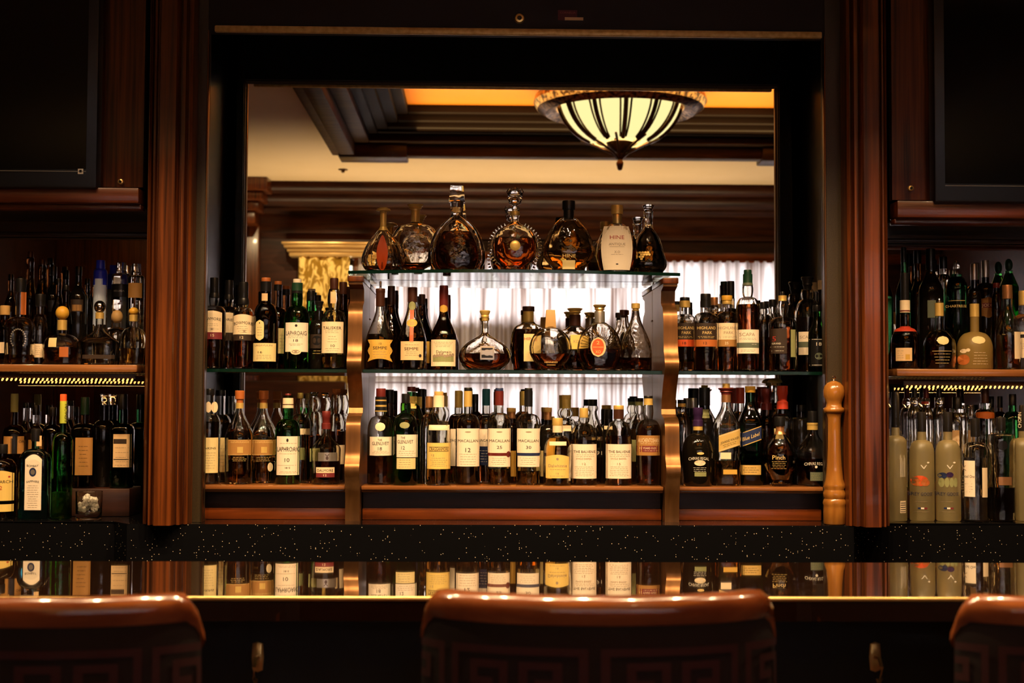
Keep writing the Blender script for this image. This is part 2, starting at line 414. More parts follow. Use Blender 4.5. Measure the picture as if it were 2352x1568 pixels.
        if opt.get('nobase'):
            keep = [i for i,mi_ in enumerate(MI) if mi_ != 0]; F = [F[i] for i in keep]; MI = [MI[i] for i in keep]
        lo_ = nobj(opt.get('name','label'), V, F, mats, root, MI, smooth=False)
        if opt.get('label'): lo_['label'] = opt['label']
    if extra: extra(root, s, zl, pr, cx, front)
    COUNT[0] += 1
    return root
# ================================================================ the room behind the camera (seen in the mirror)
CH = 3.20
DW = (CH-CZ)*FPX/(925-418)+.30; YF_ = 2*MY-DW      # far wall
cream_p = vary(mat('cream_plaster',(.80,.62,.36),.8), 1.2, (.78,.60,.34), (.84,.66,.40))
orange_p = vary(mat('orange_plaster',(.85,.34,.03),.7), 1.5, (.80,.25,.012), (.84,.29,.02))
carpet = vary(mat('dark_carpet',(.05,.012,.01),.95), 40, (.04,.01,.01), (.075,.02,.015))
RX0, RX1 = -3.4, 3.8
struct(bx('floor', RX0,RX1,YF_-.1,4.9,-.1,0, carpet))
# ceiling with the tray opening
TX0,TX1 = -.84, 2.40
TY0 = 2*MY-9.30; TY1 = 1.95
bm = bmesh.new()
box(bm,RX0,TX0,YF_-.1,4.9,CH,CH+.1); box(bm,TX1,RX1,YF_-.1,4.9,CH,CH+.1)
box(bm,TX0,TX1,YF_-.1,TY0,CH,CH+.1); box(bm,TX0,TX1,TY1,4.9,CH,CH+.1)
struct(obj('ceiling', bm, cream_p))
# stepped mahogany tray: steps inward and upward
steps = [(-.17,3.13,3.22),(-.10,3.10,3.20),(0,3.18,3.28),(.06,3.23,3.27),(.13,3.25,3.31),(.20,3.28,3.34),(.27,3.32,3.38)]
bm = bmesh.new()
for i,(o_,z0,z1) in enumerate(steps):
    a0,a1,b0,b1 = TX0+o_,TX1-o_,TY0+o_,TY1-o_; w = .10
    box(bm,a0,a0+w,b0,b1,z0,z1,.008); box(bm,a1-w,a1,b0,b1,z0,z1,.008)
    box(bm,a0+w,a1-w,b0,b0+w,z0,z1,.008); box(bm,a0+w,a1-w,b1-w,b1,z0,z1,.008)
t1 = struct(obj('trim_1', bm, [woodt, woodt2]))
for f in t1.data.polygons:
    if f.center.z > 3.225 or (f.center.y < TY0+.3 and f.center.z > 3.19): f.material_index = 1  # inner and far steps take the darker copy as painted shade
bm = bmesh.new(); box(bm,TX0-.05,TX1+.05,TY0-.05,TY1+.05,3.37,3.43)
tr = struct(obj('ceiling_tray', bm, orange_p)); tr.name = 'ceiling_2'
bm = bmesh.new()
for cx_ in (TX0+.09, 2.10):
    for cy_ in (TY0-.03,):
        box(bm,cx_-.20,cx_+.26,cy_-.16,cy_+.06,3.085,3.21,.01); 
struct(obj('trim_2', bm, woodd))
lamp('AREA','tray_cove_glow',((TX0+TX1)/2,(TY0+TY1)/2-.2,3.24), 46, (1,.62,.22), shape='RECTANGLE', size=2.4, size_y=2.2, rot=(PI,0,0))
# far wall with two rows of windows behind a sheer curtain, and a narrow window behind gold drapery
wx = lambda px, D=DW: P(px,700,D).x
wz = lambda py, D=DW: P(1300,py,D).z
WX0, WX1 = wx(838), wx(1985)
GX0, GX1 = wx(692), wx(808)
ZT, ZU, ZL, ZB = wz(600), wz(733), wz(884), wz(1035)
bm = bmesh.new()
y0,y1 = YF_-.12, YF_
box(bm,RX0,GX0,y0,y1,0,CH); box(bm,GX0,GX1,y0,y1,ZT,CH); box(bm,GX0,GX1,y0,y1,0,ZB); box(bm,GX1,WX0,y0,y1,0,CH)
box(bm,WX0,WX1,y0,y1,ZT,CH); box(bm,WX0,WX1,y0,y1,ZL,ZU); box(bm,WX0,WX1,y0,y1,0,ZB); box(bm,WX1,RX1,y0,y1,0,CH)
struct(obj('wall_back', bm, woodd))
struct(bx('wall_left', RX0-.1,RX0,YF_-.12,4.9,0,CH, woodd))
struct(bx('wall_right', RX1,RX1+.1,YF_-.12,4.9,0,CH, woodd))
struct(bx('wall_front', RX0,RX1,4.8,4.9,0,CH, black))
for i,(za,zb2) in enumerate(((ZL-.0,ZB),(ZT,ZU))):
    t_,b_ = max(za,zb2),min(za,zb2); bm = bmesh.new(); n = 4
    for k in range(n+1):
        xx = WX0+(WX1-WX0)*k/n; box(bm,xx-.02,xx+.02,y0+.02,y0+.07,b_,t_)
    box(bm,WX0,WX1,y0+.02,y0+.07,t_-.04,t_); box(bm,WX0,WX1,y0+.02,y0+.07,b_,b_+.04)
    struct(obj('window_%d'%(i+1), bm, woodd))
bm = bmesh.new(); box(bm,GX0,GX1,y0+.02,y0+.07,ZT-.04,ZT); box(bm,(GX0+GX1)/2-.02,(GX0+GX1)/2+.02,y0+.02,y0+.07,ZB,ZT)
struct(obj('window_3', bm, woodd))
DAY = (1,.95,.94)
for (xa,xb,za,zb2,pw) in ((WX0,WX1,ZL,ZT,0),):
    pass
lamp('AREA','daylight_upper',((WX0+WX1)/2,YF_-.35,(ZT+ZU)/2), 98, DAY, shape='RECTANGLE', size=WX1-WX0, size_y=ZT-ZU, rot=(PI/2,0,0))
lamp('AREA','daylight_lower',((WX0+WX1)/2,YF_-.35,(ZL+ZB)/2), 62, DAY, shape='RECTANGLE', size=WX1-WX0, size_y=ZL-ZB, rot=(PI/2,0,0))
lamp('AREA','daylight_narrow',((GX0+GX1)/2,YF_-.35,(ZT+ZB)/2), 8, (1,.85,.6), shape='RECTANGLE', size=.5, size_y=ZT-ZB, rot=(PI/2,0,0))
def curtain_mat(name, c1, c2, scale, tl):
    m = mat(name, c1, .9); n,l = nodes(m); b = n['Principled BSDF']; out = n['Material Output']
    vary(m, scale, c1, c2, (1,.1,.02), lo=.28, hi=.56)
    tr_ = n.new('ShaderNodeBsdfTranslucent'); ms = n.new('ShaderNodeMixShader'); ms.inputs[0].default_value = tl
    cr = [q for q in n if q.type=='VALTORGB'][0]; l.new(cr.outputs[0], tr_.inputs[0])
    l.new(b.outputs[0], ms.inputs[1]); l.new(tr_.outputs[0], ms.inputs[2]); l.new(ms.outputs[0], out.inputs[0])
    return m
sheer = curtain_mat('sheer_curtain_cloth',(.30,.21,.17),(.98,.96,.98), 30, .62)
gold_c = vary(mat('gold_brocade',(.7,.45,.08),.5), 16, (.34,.20,.02), (.98,.76,.28), (1,1,.6), detail=1, lo=.46, hi=.56, dist=1.6)
def curtain(name, xa, xb, yb, za, zb2, amp, period, m, label, seed):
    rd = random.Random(seed); V=[]; F=[]; n = int((xb-xa)/period*8); ph = 0; X=[]
    for i in range(n+1):
        X.append((xa+(xb-xa)*i/n, amp*math.sin(ph)+amp*.4*math.sin(ph*.37+1))); ph += 2*PI/8*rd.uniform(.6,1.4)
    for z in (za,zb2):
        for x_,y_ in X: V.append((x_,yb+y_*(1 if z == za else .75),z))
    for i in range(n): F.append((i,i+1,n+2+i,n+1+i))
    o = nobj(name, V, F, m); o.modifiers.new('thick','SOLIDIFY').thickness = .0015
    return tag(o, label, 'curtain')
curtain('sheer_curtain', WX0-.05, WX1+.1, YF_+.055, wz(1100), wz(598), .017, .075, sheer, 'long pleated white sheer curtain glowing with daylight in the mirror', 3)
curtain('patterned_drape', wx(690), wx(806), YF_+.13, wz(1150), wz(590), .02, .12, gold_c, 'gold patterned drape hanging under the carved cornice box', 5)
# cornice box over the gold drape
bm = bmesh.new(); zc = wz(566)
for i,(o_,h0,h1) in enumerate(((.20,0,-.018),(.17,-.018,-.045),(.13,-.045,-.075),(.10,-.075,-.11))):
    box(bm, wx(690)-.02-o_*.55, wx(830)+.02+o_*.3, YF_, YF_+.10+o_*.6, zc+h1, zc+h0, .006)
tag(obj('cornice_box', bm, vary(mat('gilt_wood',(.6,.36,.12),.3,.5,coat=.4), 8, (.60,.36,.12),(.85,.58,.24),(.4,4,4))), 'gilded stepped cornice box above the gold drape', 'cornice')
# crown moulding along the far wall
bm = bmesh.new(); zz = lambda py: wz(py,DW-.15)
prof_ = [(YF_,CH),(YF_+.30,CH),(YF_+.30,CH-.03),(YF_+.27,CH-.075),(YF_+.22,CH-.09),(YF_+.22,CH-.115),(YF_+.18,CH-.15),(YF_+.14,CH-.18),(YF_+.14,CH-.20),(YF_+.09,CH-.235),(YF_+.09,CH-.27),(YF_+.06,CH-.30),(YF_+.06,CH-.385),(YF_+.03,CH-.40),(YF_,CH-.43)]
prism(bm, prof_, 'x', RX0, RX1)
struct(obj('trim_3', bm, woodd2, angle=50))
bm = bmesh.new()      # pilaster with its crown, left of the drape
px1 = wx(632)
box(bm, RX0, px1-.12, YF_, YF_+.10, 0, CH-.30, .01)
for o_,z0,z1 in ((0,CH-.10,CH),(-.04,CH-.17,CH-.10),(-.08,CH-.24,CH-.17),(-.12,CH-.34,CH-.24)):
    box(bm, RX0, px1+o_, YF_, YF_+.50+o_*1.6, z0, z1, .012)
struct(obj('trim_4', bm, woodv))
struct(bx('trim_5', wx(812), wx(836), YF_, YF_+.05, 0, wz(560), woodv, bev=.008))
struct(bx('trim_6', WX0-.1, RX1, YF_, YF_+.06, wz(602), wz(580), woodh, bev=.01))
struct(bx('trim_7', wx(806), RX1, YF_+.16, YF_+.185, wz(882), wz(879.5), woodh, bev=.002))
bm = bmesh.new(); box(bm, wx(250), wx(806), YF_+.32, YF_+.40, .0, wz(879), .02)
tag(obj('booth_partition', bm, woodd), 'tall dark wooden booth partition in the mirrored room', 'partition')
lamp('AREA','ceiling_fill',(.1,YF_+1.0,.45), 34, (1,.70,.38), shape='RECTANGLE', size=4.6, size_y=.25, spread=math.radians(80), rot=(math.radians(180+6),0,0))  # added fill for the ceiling by the far wall, kept below mirror view
for x_, pw_ in ((wx(640),16),(wx(760),34),(wx(930),12)):  # unseen fill beams added to brighten the drape and crown
    t_ = Vector((x_, YF_+.1, 2.35)); q_ = Vector((x_, YF_+1.0, 3.17))
    lamp('SPOT','drape_fill_beam', q_, pw_, (1,.70,.36), spot_size=math.radians(60), spot_blend=.6, shadow_soft_size=.012, rot=(t_-q_).to_track_quat('-Z','Y').to_euler())
# smoke-detector dot on the ceiling
p = PR(788,390,(CH-CZ)*FPX/(925-390))
lobj('sprinkler_head', [(0,-.025),(.012,-.025),(.014,-.008),(.035,-.006),(.036,0),(0,0)], bronze, None, 16, loc=(p.x,p.y,CH-.0005))
tag(bpy.data.objects['sprinkler_head'], 'tiny sprinkler head on the cream ceiling', 'sprinkler')
# ---------------------------------------------------------------- ceiling lamp
LD = 8.40; lc = PR(1424,235,LD); LX,LY = lc.x, lc.y
root = empty('ceiling_lamp', (LX,LY,lc.z), 'large bowl ceiling lamp with glowing petal glass panels and ornate ring', 'lamp')
s = LD/FPX
zl_ = lambda py: PR(1424,py,LD).z-lc.z
glow = mat('lit_lamp_glass',(.3,.22,.06),.4, emit=(1,.87,.38), es=1.2)
def bowl_r(t): return s*(143*math.sqrt(max(0,1-t**1.9)))*(1)+.0+ s*10*t
zT,zBt = zl_(212), zl_(338)
NP = 12
prof_b = [(bowl_r(k/12.)*.985, zT+(zBt-zT)*k/12.) for k in range(0,12)]
for k in range(NP):
    V=[];F=[]; a0=2*PI*k/NP; n=6
    for (r,z) in prof_b:
        for i in range(n+1):
            a=a0+2*PI/NP*i/n; V.append((r*math.cos(a),r*math.sin(a),z))
    for j in range(len(prof_b)-1):
        for i in range(n):
            a=j*(n+1)+i; F.append((a,a+1,a+n+2,a+n+1))
    o = nobj('glass_panel', V, F, glow, root); o.modifiers.new('t','SOLIDIFY').thickness=.004
def tube(bm, pts, r, seg=8, closed=False):
    pts = [Vector(p) for p in pts]; n = len(pts); rings=[]
    up = Vector((0,0,1))
    for i,p in enumerate(pts):
        if closed: d = (pts[(i+1)%n]-pts[i-1])
        else: d = pts[min(n-1,i+1)]-pts[max(0,i-1)]
        d.normalize(); a = d.cross(up)
        if a.length < .05: a = d.cross(Vector((1,0,0)))
        a.normalize(); b = d.cross(a); rr = r(i/(n-1)) if callable(r) else r
        rings.append([bm.verts.new(p+a*rr*math.cos(2*PI*k/seg)+b*rr*math.sin(2*PI*k/seg)) for k in range(seg)])
    m_ = n if closed else n-1
    for i in range(m_):
        A,B_ = rings[i],rings[(i+1)%n]
        for k in range(seg): bm.faces.new((A[k],A[(k+1)%seg],B_[(k+1)%seg],B_[k]))
    if not closed: bm.faces.new(rings[0][::-1]); bm.faces.new(rings[-1])
for k in range(NP):          # ribs with the loop tracery of the neighbouring panel
    bm = bmesh.new(); a = 2*PI*k/NP
    tube(bm, [((r+.012)*math.cos(a),(r+.012)*math.sin(a),z) for r,z in prof_b], .014, 6)
    am = a+PI/NP
    for sg in (-1,1):
        pts=[]
        for j in range(13):
            t=j/12; idx=min(10.99,.6+t*10.2); i0=int(idx); f_=idx-i0
            r=prof_b[i0][0]*(1-f_)+prof_b[min(11,i0+1)][0]*f_; z=prof_b[i0][1]*(1-f_)+prof_b[min(11,i0+1)][1]*f_
            wv = sg*(PI/NP)*.66*math.sqrt(max(0,1-(1-min(1,t*2.4))**2)) 
            aa = am+wv; pts.append(((r+.008)*math.cos(aa),(r+.008)*math.sin(aa),z))
        tube(bm, pts, .0065, 5)
    obj('rib', bm, bronze, root)
ringm = vary(mat('ornate_ring_metal',(.45,.25,.1),.3,.85), 38, (.05,.022,.010), (.55,.32,.13), detail=3, bump=1.0, lo=.4, hi=.6)
R1 = 201*s; R0 = 128*s
lobj('ornate_ring', [(R0,zl_(222)),(R0*1.15,zl_(250)),(R1*.86,zl_(262)),(R1*.96,zl_(250)),(R1,zl_(236)),(R1*.98,zl_(222)),(R1*.93,zl_(212)),(R1*.90,zl_(200)),(R1*.7,zl_(196)),(R0,zl_(222))], ringm, root, 64)
lobj('ceiling_canopy', [(0,3.369-lc.z),(.10,3.369-lc.z),(.10,3.35-lc.z),(.03,3.33-lc.z),(.03,zl_(196)),(R1*.72,zl_(197)),(R1*.72,zl_(205)),(0,zl_(205))], bronze, root, 32)
bm = bmesh.new()
for k in range(NP):
    a=2*PI*k/NP
    tube(bm, [(R0*1.1*math.cos(a+.12*q),R0*1.1*math.sin(a+.12*q),zl_(214)) for q in range(-2,3)], .012, 6)
obj('scroll_band', bm, brass, root)
lobj('finial', [(0,zl_(392)),(.012,zl_(390)),(.020,zl_(380)),(.022,zl_(374)),(.010,zl_(365)),(.016,zl_(360)),(.018,zl_(352)),(.05,zl_(345)),(.075,zl_(336)),(.085,zl_(328)),(.06,zl_(325)),(0,zl_(325))], bronze, root, 24)
bm = bmesh.new()
for k in range(8):
    a=2*PI*k/8+.2; tube(bm, [(.012*math.cos(a),.012*math.sin(a),zl_(364)),(.05*math.cos(a),.05*math.sin(a),zl_(352)),(.14*math.cos(a),.14*math.sin(a),zl_(335)),(.24*math.cos(a),.24*math.sin(a),zl_(322))], .008, 6)
obj('leaf_scroll', bm, bronze, root)
lamp('POINT','lamp_bulb',(LX,LY,lc.z+.02), 16, (1,.72,.36), shadow_soft_size=.06)
# ================================================================ back bar
fx = lambda px, Y=4.10: P(px,700,Y).x
fz = lambda py, Y=4.10: P(1190,py,Y).z
XL, XR = fx(470), fx(1897)                     # opening of the centre bay
CX0, CX1 = fx(440), fx(1942)
ZH = fz(77)                                    # underside of the header
# pillars: moulded profile in plan, mirror-imaged left/right
def pillar(n, xa, xb, sgn):
    bm = bmesh.new()
    w = xb-xa; f = lambda t: (xa+w*t) if sgn > 0 else (xb-w*t)
    pl = [(0,4.16),(0,4.07),(.04,4.07),(.06,4.045),(.12,4.035),(.15,4.05),(.17,4.05),(.19,4.02),(.22,4.005),(.26,4.005),(.28,4.02),(.30,4.02),(.33,4.0),(.36,3.99),(.70,3.99),(.73,4.0),(.745,4.03),(.78,4.03),(.80,4.015),(.86,4.015),(.88,4.05),(.91,4.05),(.93,4.035),(.98,4.04),(1,4.06),(1,4.16)]
    prism(bm, [(f(t),y) for t,y in pl], 'z', ZCNT, CH)
    o = struct(obj('trim_%d'%n, bm, woodv, angle=30)); return o
pillar(11, fx(322,4.0), fx(440,4.05), 1)
pillar(12, fx(1943,4.05), fx(2056,4.0), -1)
# flat stile edges and header of the centre bay
bm = bmesh.new(); box(bm, CX0, XL, 4.10, 4.15, ZCNT, CH, .002); struct(obj('trim_13', bm, [stile]))
bm = bmesh.new(); box(bm, XR, CX1, 4.10, 4.15, ZCNT, CH, .002); struct(obj('trim_14', bm, [stile]))
bm = bmesh.new(); box(bm, XL, XR, 4.10, 4.15, ZH, CH, .002); struct(obj('trim_15', bm, mat('header_unlit_wood',(.016,.006,.004),.7)))  # shade on the header put into its near-black wood colour
bm = bmesh.new(); box(bm, XL+.02, XR-.01, 4.085, 4.101, ZH-.008, ZH+.012, .004)
struct(obj('trim_16', bm, vary(mat('lit_edge_bead',(.7,.45,.15),.4,.3),60,(.55,.33,.09),(.75,.5,.18))))  # yellow colour paints the light along the header's lower edge
bm = bmesh.new(); box(bm, XL-.001, XL+.003, 4.094, 4.12, ZCNT, ZH, .001); struct(obj('trim_31', bm, bronze))
bm = bmesh.new(); box(bm, XR-.003, XR+.001, 4.094, 4.12, ZCNT, ZH, .001); struct(obj('trim_32', bm, bronze))
# dividing walls between centre and side bays
struct(bx('trim_17', fx(405), fx(425), 4.14, 4.48, ZCNT, CH, black))
struct(bx('trim_18', fx(1955), fx(1975), 4.14, 4.48, ZCNT, CH, black))
# black backs of the stiles (seen only in the mirror) 
bm = bmesh.new(); box(bm, fx(425), XL-.003, 4.152, 4.16, ZCNT, CH); struct(obj('trim_19', bm, black))
bm = bmesh.new(); box(bm, XR+.003, fx(1955), 4.152, 4.16, ZCNT, CH); struct(obj('trim_20', bm, black))
bm = bmesh.new(); box(bm, XL+.001, XR-.001, 4.152, 4.16, ZH+.003, CH); struct(obj('trim_21', bm, black))
# mirrors
def mirror_panel(xa, xb, za, zb2, label):
    root = empty('wall_mirror', ((xa+xb)/2, MY, za), label, 'mirror')
    bm = bmesh.new(); box(bm, xa-(xa+xb)/2, xb-(xa+xb)/2, 0, .006, 0, zb2-za); obj('mirror_glass', bm, mirror, root, smooth=False)
    bm = bmesh.new(); h = zb2-za; w = (xb-xa)/2
    box(bm,-w-.004,-w,-.003,.012,0,h); box(bm,w,w+.004,-.003,.012,0,h); box(bm,-w-.004,w+.004,-.003,.012,h,h+.004)
    obj('edge_trim', bm, bronze, root)
mirror_panel(fx(426,MY)-.02, fx(1954,MY)+.02, ZLOW-.02, 3.15, 'large back mirror behind the centre bottle shelves')
mirror_panel(-2.05, fx(400)-.005, ZCNT+.09, 2.02, 'dark mirror at the back of the left side bay')
mirror_panel(fx(1978)+.005, 2.15, ZCNT+.09, 2.02, 'dark mirror at the back of the right side bay')
# side bays: panel over, rail, shelf, counter step
def side_bay(sg, xin, xout, n, ytop, yr0, yr1):
    a,b = (xout,xin) if sg < 0 else (xin,xout)
    struct(bx('trim_%d'%n, a,b,4.12,4.15,fz(yr0,4.12),CH,woodv))
    bm = bmesh.new(); box(bm,a,b,4.07,4.15,fz(yr1,4.07),fz(yr0+1,4.07),.004); box(bm,a,b,4.10,4.15,fz(yr1+12,4.07),fz(yr1,4.07),.003); struct(obj('trim_%d'%(n+1), bm, woodh))
    struct(bx('trim_%d'%(n+2), a,b,4.14,4.46,fz(yr1+4,4.07),fz(yr1,4.07),black))
    struct(bx('trim_%d'%(n+3), a,b,4.40,4.43,fz(545,4.4)-.006,fz(545,4.4)+.006,woodd,bev=.003))
side_bay(-1, fx(320), -2.1, 22, 0, 437, 473)
side_bay(1, fx(2056), 2.2, 26, 0, 452, 492)
# counter in granite with the stepped front
g = bmesh.new()
xs0, xs1 = fx(300,4.04), fx(1958,4.04); TH = .135
pts = [(-2.6,4.79),(-2.6,4.135),(xs0-.06,4.135),(xs0,4.04),(xs1,4.04),(xs1+.06,4.135),(2.7,4.135),(2.7,4.79)]
prism(g, pts, 'z', ZCNT-TH, ZCNT)
bmesh.ops.bevel(g, geom=[e for e in g.edges if abs(e.verts[0].co.z-ZCNT)<1e-4 and abs(e.verts[1].co.z-ZCNT)<1e-4], offset=.003, segments=2, affect='EDGES')
ct = obj('back_counter_top', g, granite_m, smooth=False); tag(ct, 'speckled black granite worktop of the back bar', 'counter')
bm = bmesh.new()
box(bm,-2.6,2.7,4.20,4.79,0,ZCNT-TH)
cb = obj('back_cabinet', bm, woodd); tag(cb, 'dark wooden cabinet under the granite worktop', 'cabinet')
# raised wooden plinth of the centre shelves
def plinth():
    root = empty('bottle_riser', (0,4.3,ZCNT), 'long mahogany riser carrying the lowest row of whisky bottles', 'shelf')
    L = lambda px,Y: P(px,1130,Y).x
    x0,x1 = XL-.01, XR+.01
    sh = [(L(470,4.16)-.02,BR[0]-.024),(BR[0]+.024,BR[1]-.024),(BR[1]+.024,XR+.01)]
    for a,b in sh:
        bm = bmesh.new(); box(bm,a,b,4.160-4.3,.145,ZLOW-.012-ZCNT,ZLOW-ZCNT,.003); box(bm,a,b,4.172-4.3,.145,ZLOW-.020-ZCNT,ZLOW-.011-ZCNT,.002); obj('shelf_board', bm, woodh2, root)
    for a,b in sh:
        bm = bmesh.new(); box(bm,a,b,4.235-4.3,4.26-4.3,0,ZLOW-.019-ZCNT); obj('recessed_panel', bm, woodd, root)
        bm = bmesh.new(); box(bm,a,b,4.205-4.3,4.232-4.3,.0,.034,.003); obj('kick_board', bm, woodh, root)
BR = (P(821,680,4.25).x, P(1533,680,4.25).x)
woodh2 = vary(mat('polished_shelf_edge',(.3,.12,.04),.2,coat=.7), 5, (.22,.075,.02), (.36,.14,.04), (.5,6,6))
plinth()
# bracket standards: S-curved front in side view
def bracket(x, label):
    z = lambda py: P(1190,py,4.2).z-ZCNT
    F = [(4.185,637),(4.185,656),(4.235,664),(4.240,692),(4.226,698),(4.205,703),(4.192,711),(4.185,724),(4.181,750),(4.178,785),(4.172,806),(4.160,819),(4.151,829),(4.148,838),(4.152,848),(4.168,862),(4.195,885),(4.218,912),(4.230,938),(4.224,950),(4.200,955),(4.172,959),(4.156,966),(4.148,978),(4.145,1000),(4.142,1036),(4.134,1052),(4.122,1063),(4.115,1073),(4.116,1084),(4.126,1100),(4.142,1120),(4.150,1150)]
    pts = [(y,z(py)) for y,py in F]
    pts += [(4.152,.0),(4.447,.0),(4.447,z(637))]
    pts = [(y-4.3,zz) for y,zz in pts]
    root = empty('shelf_bracket', (x,4.3,ZCNT), label, 'bracket', 'curved brackets between the shelves')
    bm = bmesh.new(); prism(bm, pts, 'x', -.0215, .0215); obj('scroll_board', bm, woodb, root, angle=40)
    bm = bmesh.new(); box(bm,-.024,.024,4.178-4.3,.14,z(650),z(637)+.0005,.002); obj('cap_block', bm, woodv, root)
bracket(BR[0], 'left of the two S-curved polished wooden brackets holding the centre shelves')
bracket(BR[1], 'right of the two S-curved polished wooden brackets holding the centre shelves')
# glass shelves
edgeglass = mat('green_glass_edge',(.003,.018,.011),.15,0,0,1.5)
def gshelf(xa, xb, ya, z, t, label, bow=0, grp='glass bottle shelves'):
    n = 24 if bow else 1; F_ = [(xa+(xb-xa)*i/n, ya-bow*math.sin(PI*i/n)) for i in range(n+1)]
    pts = F_+[(xb,4.445),(xa,4.445)]
    bm = bmesh.new(); prism(bm, pts, 'z', z-t, z-.0002)
    bmesh.ops.bevel(bm, geom=[e for e in bm.edges if abs(e.verts[0].co.z-e.verts[1].co.z)<1e-6], offset=.0012, segments=1, affect='EDGES')
    for f in bm.faces:
        f.normal_update()
        if abs(f.normal.z) < .6: f.material_index = 1
    o = obj('glass_shelf', bm, [shelfglass, edgeglass], smooth=False); tag(o, label, 'shelf', grp)
gshelf(fx(425)+.01, BR[0]-.0225, 4.20, ZMID, .012, 'straight glass shelf left of the brackets under the dark-capped bottles')
gshelf(BR[0]+.0225, BR[1]-.0225, 4.20, ZMID, .012, 'straight glass shelf between the two brackets, middle level')
gshelf(BR[1]+.0225, fx(1955)-.01, 4.20, ZMID, .012, 'straight glass shelf right of the brackets beside the pepper mill')
gshelf(fx(800,4.25), fx(1561,4.25), 4.235, ZTOP, .010, 'bowed top glass shelf carrying the cognac decanters', .075)
bx_ = lambda px: P(px,700,4.44).x
for px_,lb in ((847,'thin metal shelf rod on the mirror, beside the left bracket'),(1501,'thin metal shelf rod on the mirror, beside the right bracket')):
    bm = bmesh.new(); box(bm,-.0016,.0016,-.002,.001,0,ZTOP-.011-ZLOW); box(bm,-.006,.006,-.008,.001,.51,.514)
    o = obj('shelf_rod', bm, bronze, None, (bx_(px_),4.444,ZLOW)); tag(o, lb, 'rod')
# side bay shelves + rope lights
def side_shelf(a, b, z, label):
    bm = bmesh.new(); box(bm,a,b,4.14,4.445,z-.022,z,.004); o = obj('wooden_shelf', bm, woodh2); tag(o, label, 'shelf')
side_shelf(-2.1, fx(318,4.14)-.001, ZSIDE, 'polished wooden shelf in the left side bay')
side_shelf(fx(2058,4.14)+.001, 2.2, ZSIDER, 'polished wooden shelf in the right side bay')
bulbm = mat('rope_light_bulb',(1,.6,.2),.3, emit=(1,.50,.12), es=2.0)
def rope(xa, xb, z, label, n, es):
    m = bulbm
    root = empty('rope_light', ((xa+xb)/2,4.165,z), label, 'light', 'strings of small bulbs under the side shelves')
    w=(xb-xa)/2; bm = bmesh.new(); box(bm,-w,w,.006,.014,.004,.018,.001); obj('mounting_strip', bm, woodd, root)
    V,F = lathe([(0,-.005),(.002,-.0035),(.0028,-.001),(.0028,.002),(.002,.005),(0,.005)],10); o0=None
    for i in range(n):
        x = -w+(i+.5)*2*w/n
        if o0 is None: o0 = nobj('bulb', V, F, m, root, loc=(x,0,0)); ob = o0
        else: ob = o0.copy(); C.objects.link(ob); ob.parent = root; ob.location = (x,0,0)
        ob.rotation_euler = (0,.5,0)
    lamp('AREA','rope_glow',((xa+xb)/2,4.172,z-.012), es, (1,.5,.16), shape='RECTANGLE', size=2*w, size_y=.012)
rope(fx(-100,4.16), fx(310,4.16), fz(877,4.16), 'string of small warm bulbs under the left wooden shelf', 40, .35)
rope(fx(2078,4.16), fx(2420,4.16), fz(884,4.16), 'string of small warm bulbs under the right wooden shelf', 34, .5)
# risers at the back of the side bays
tag(bx('back_riser', -2.1, fx(306,4.30), 4.295, 4.44, ZCNT+.0005, ZRIS, woodd, bev=.003), 'low dark step behind the front bottles in the left bay', 'riser')
tag(bx('back_riser', fx(2068,4.30), 2.2, 4.295, 4.44, ZCNT+.0005, ZRIS, woodd, bev=.003), 'low dark step behind the frosted bottles in the right bay', 'riser')
# televisions
def tv(xa, xb, zb, zt, label, logo_x=None):
    root = empty('television', ((xa+xb)/2,4.05,zb), label, 'television'); w=(xb-xa)/2; h=zt-zb
    bm = bmesh.new(); box(bm,-w,w,0,.055,0,h,.006); obj('casing', bm, black, root)
    bm = bmesh.new(); box(bm,-w+.03,w-.03,-.002,.002,.055,h-.02); obj('screen', bm, screen, root)
    bm = bmesh.new(); box(bm,-w+.03,w-.03,-.003,.0,.0475,.0495); obj('bezel_line', bm, mat('thin_grey_line',(.22,.2,.17),.4), root)
    if logo_x is not None:
        bm = bmesh.new(); box(bm,logo_x-.0075,logo_x+.0075,-.003,-.0005,.041,.056)
        lg = obj('badge', bm, mat('badge_white',(.75,.68,.58),.5), root)
        bm = bmesh.new(); box(bm,logo_x-.0035,logo_x+.0035,-.004,-.0028,.045,.053); obj('badge_mark', bm, black, lg)
lx = fx(216,4.05)
tv(-2.05, lx, fz(440,4.05), 3.0, 'wide black television in the left upper bay', logo_x=fx(180,4.05)-(-2.05+lx)/2)
rx = fx(2150,4.05)
tv(rx, 2.15, fz(456,4.05), 3.0, 'wide black television in the right upper bay')
# round brass eyelets, sticker
def eyelet(px, py, Y, r, label):
    p = P(px,py,Y); root = empty('brass_eyelet', p, label, 'eyelet', 'round brass eyelets in the woodwork')
    V,F = lathe([(0,0),(r,0),(r,.004),(r*.8,.009),(r*.45,.010),(r*.4,.006),(0,.006)],20)
    Rm_ = Matrix.Rotation(PI/2,4,'X'); V=[tuple(Rm_@Vector(v)) for v in V]; nobj('ring', V, F, brass, root)
    V,F = lathe([(0,.0062),(r*.4,.0062),(r*.38,.0075),(0,.0075)],16); V=[tuple(Rm_@Vector(v)) for v in V]; nobj('hole', V, F, black, root)
eyelet(1193,43,4.099,.0155,'brass eyelet in the header above the mirror'); eyelet(278,418,4.119,.0095,'brass eyelet in the panel beside the left television'); eyelet(2091,433,4.119,.0095,'brass eyelet in the panel beside the right television')
root = empty('sticker', P(1310,38,4.0985), 'small dark red sticker with a cream strip on the header', 'sticker')
s_ = 4.1/FPX
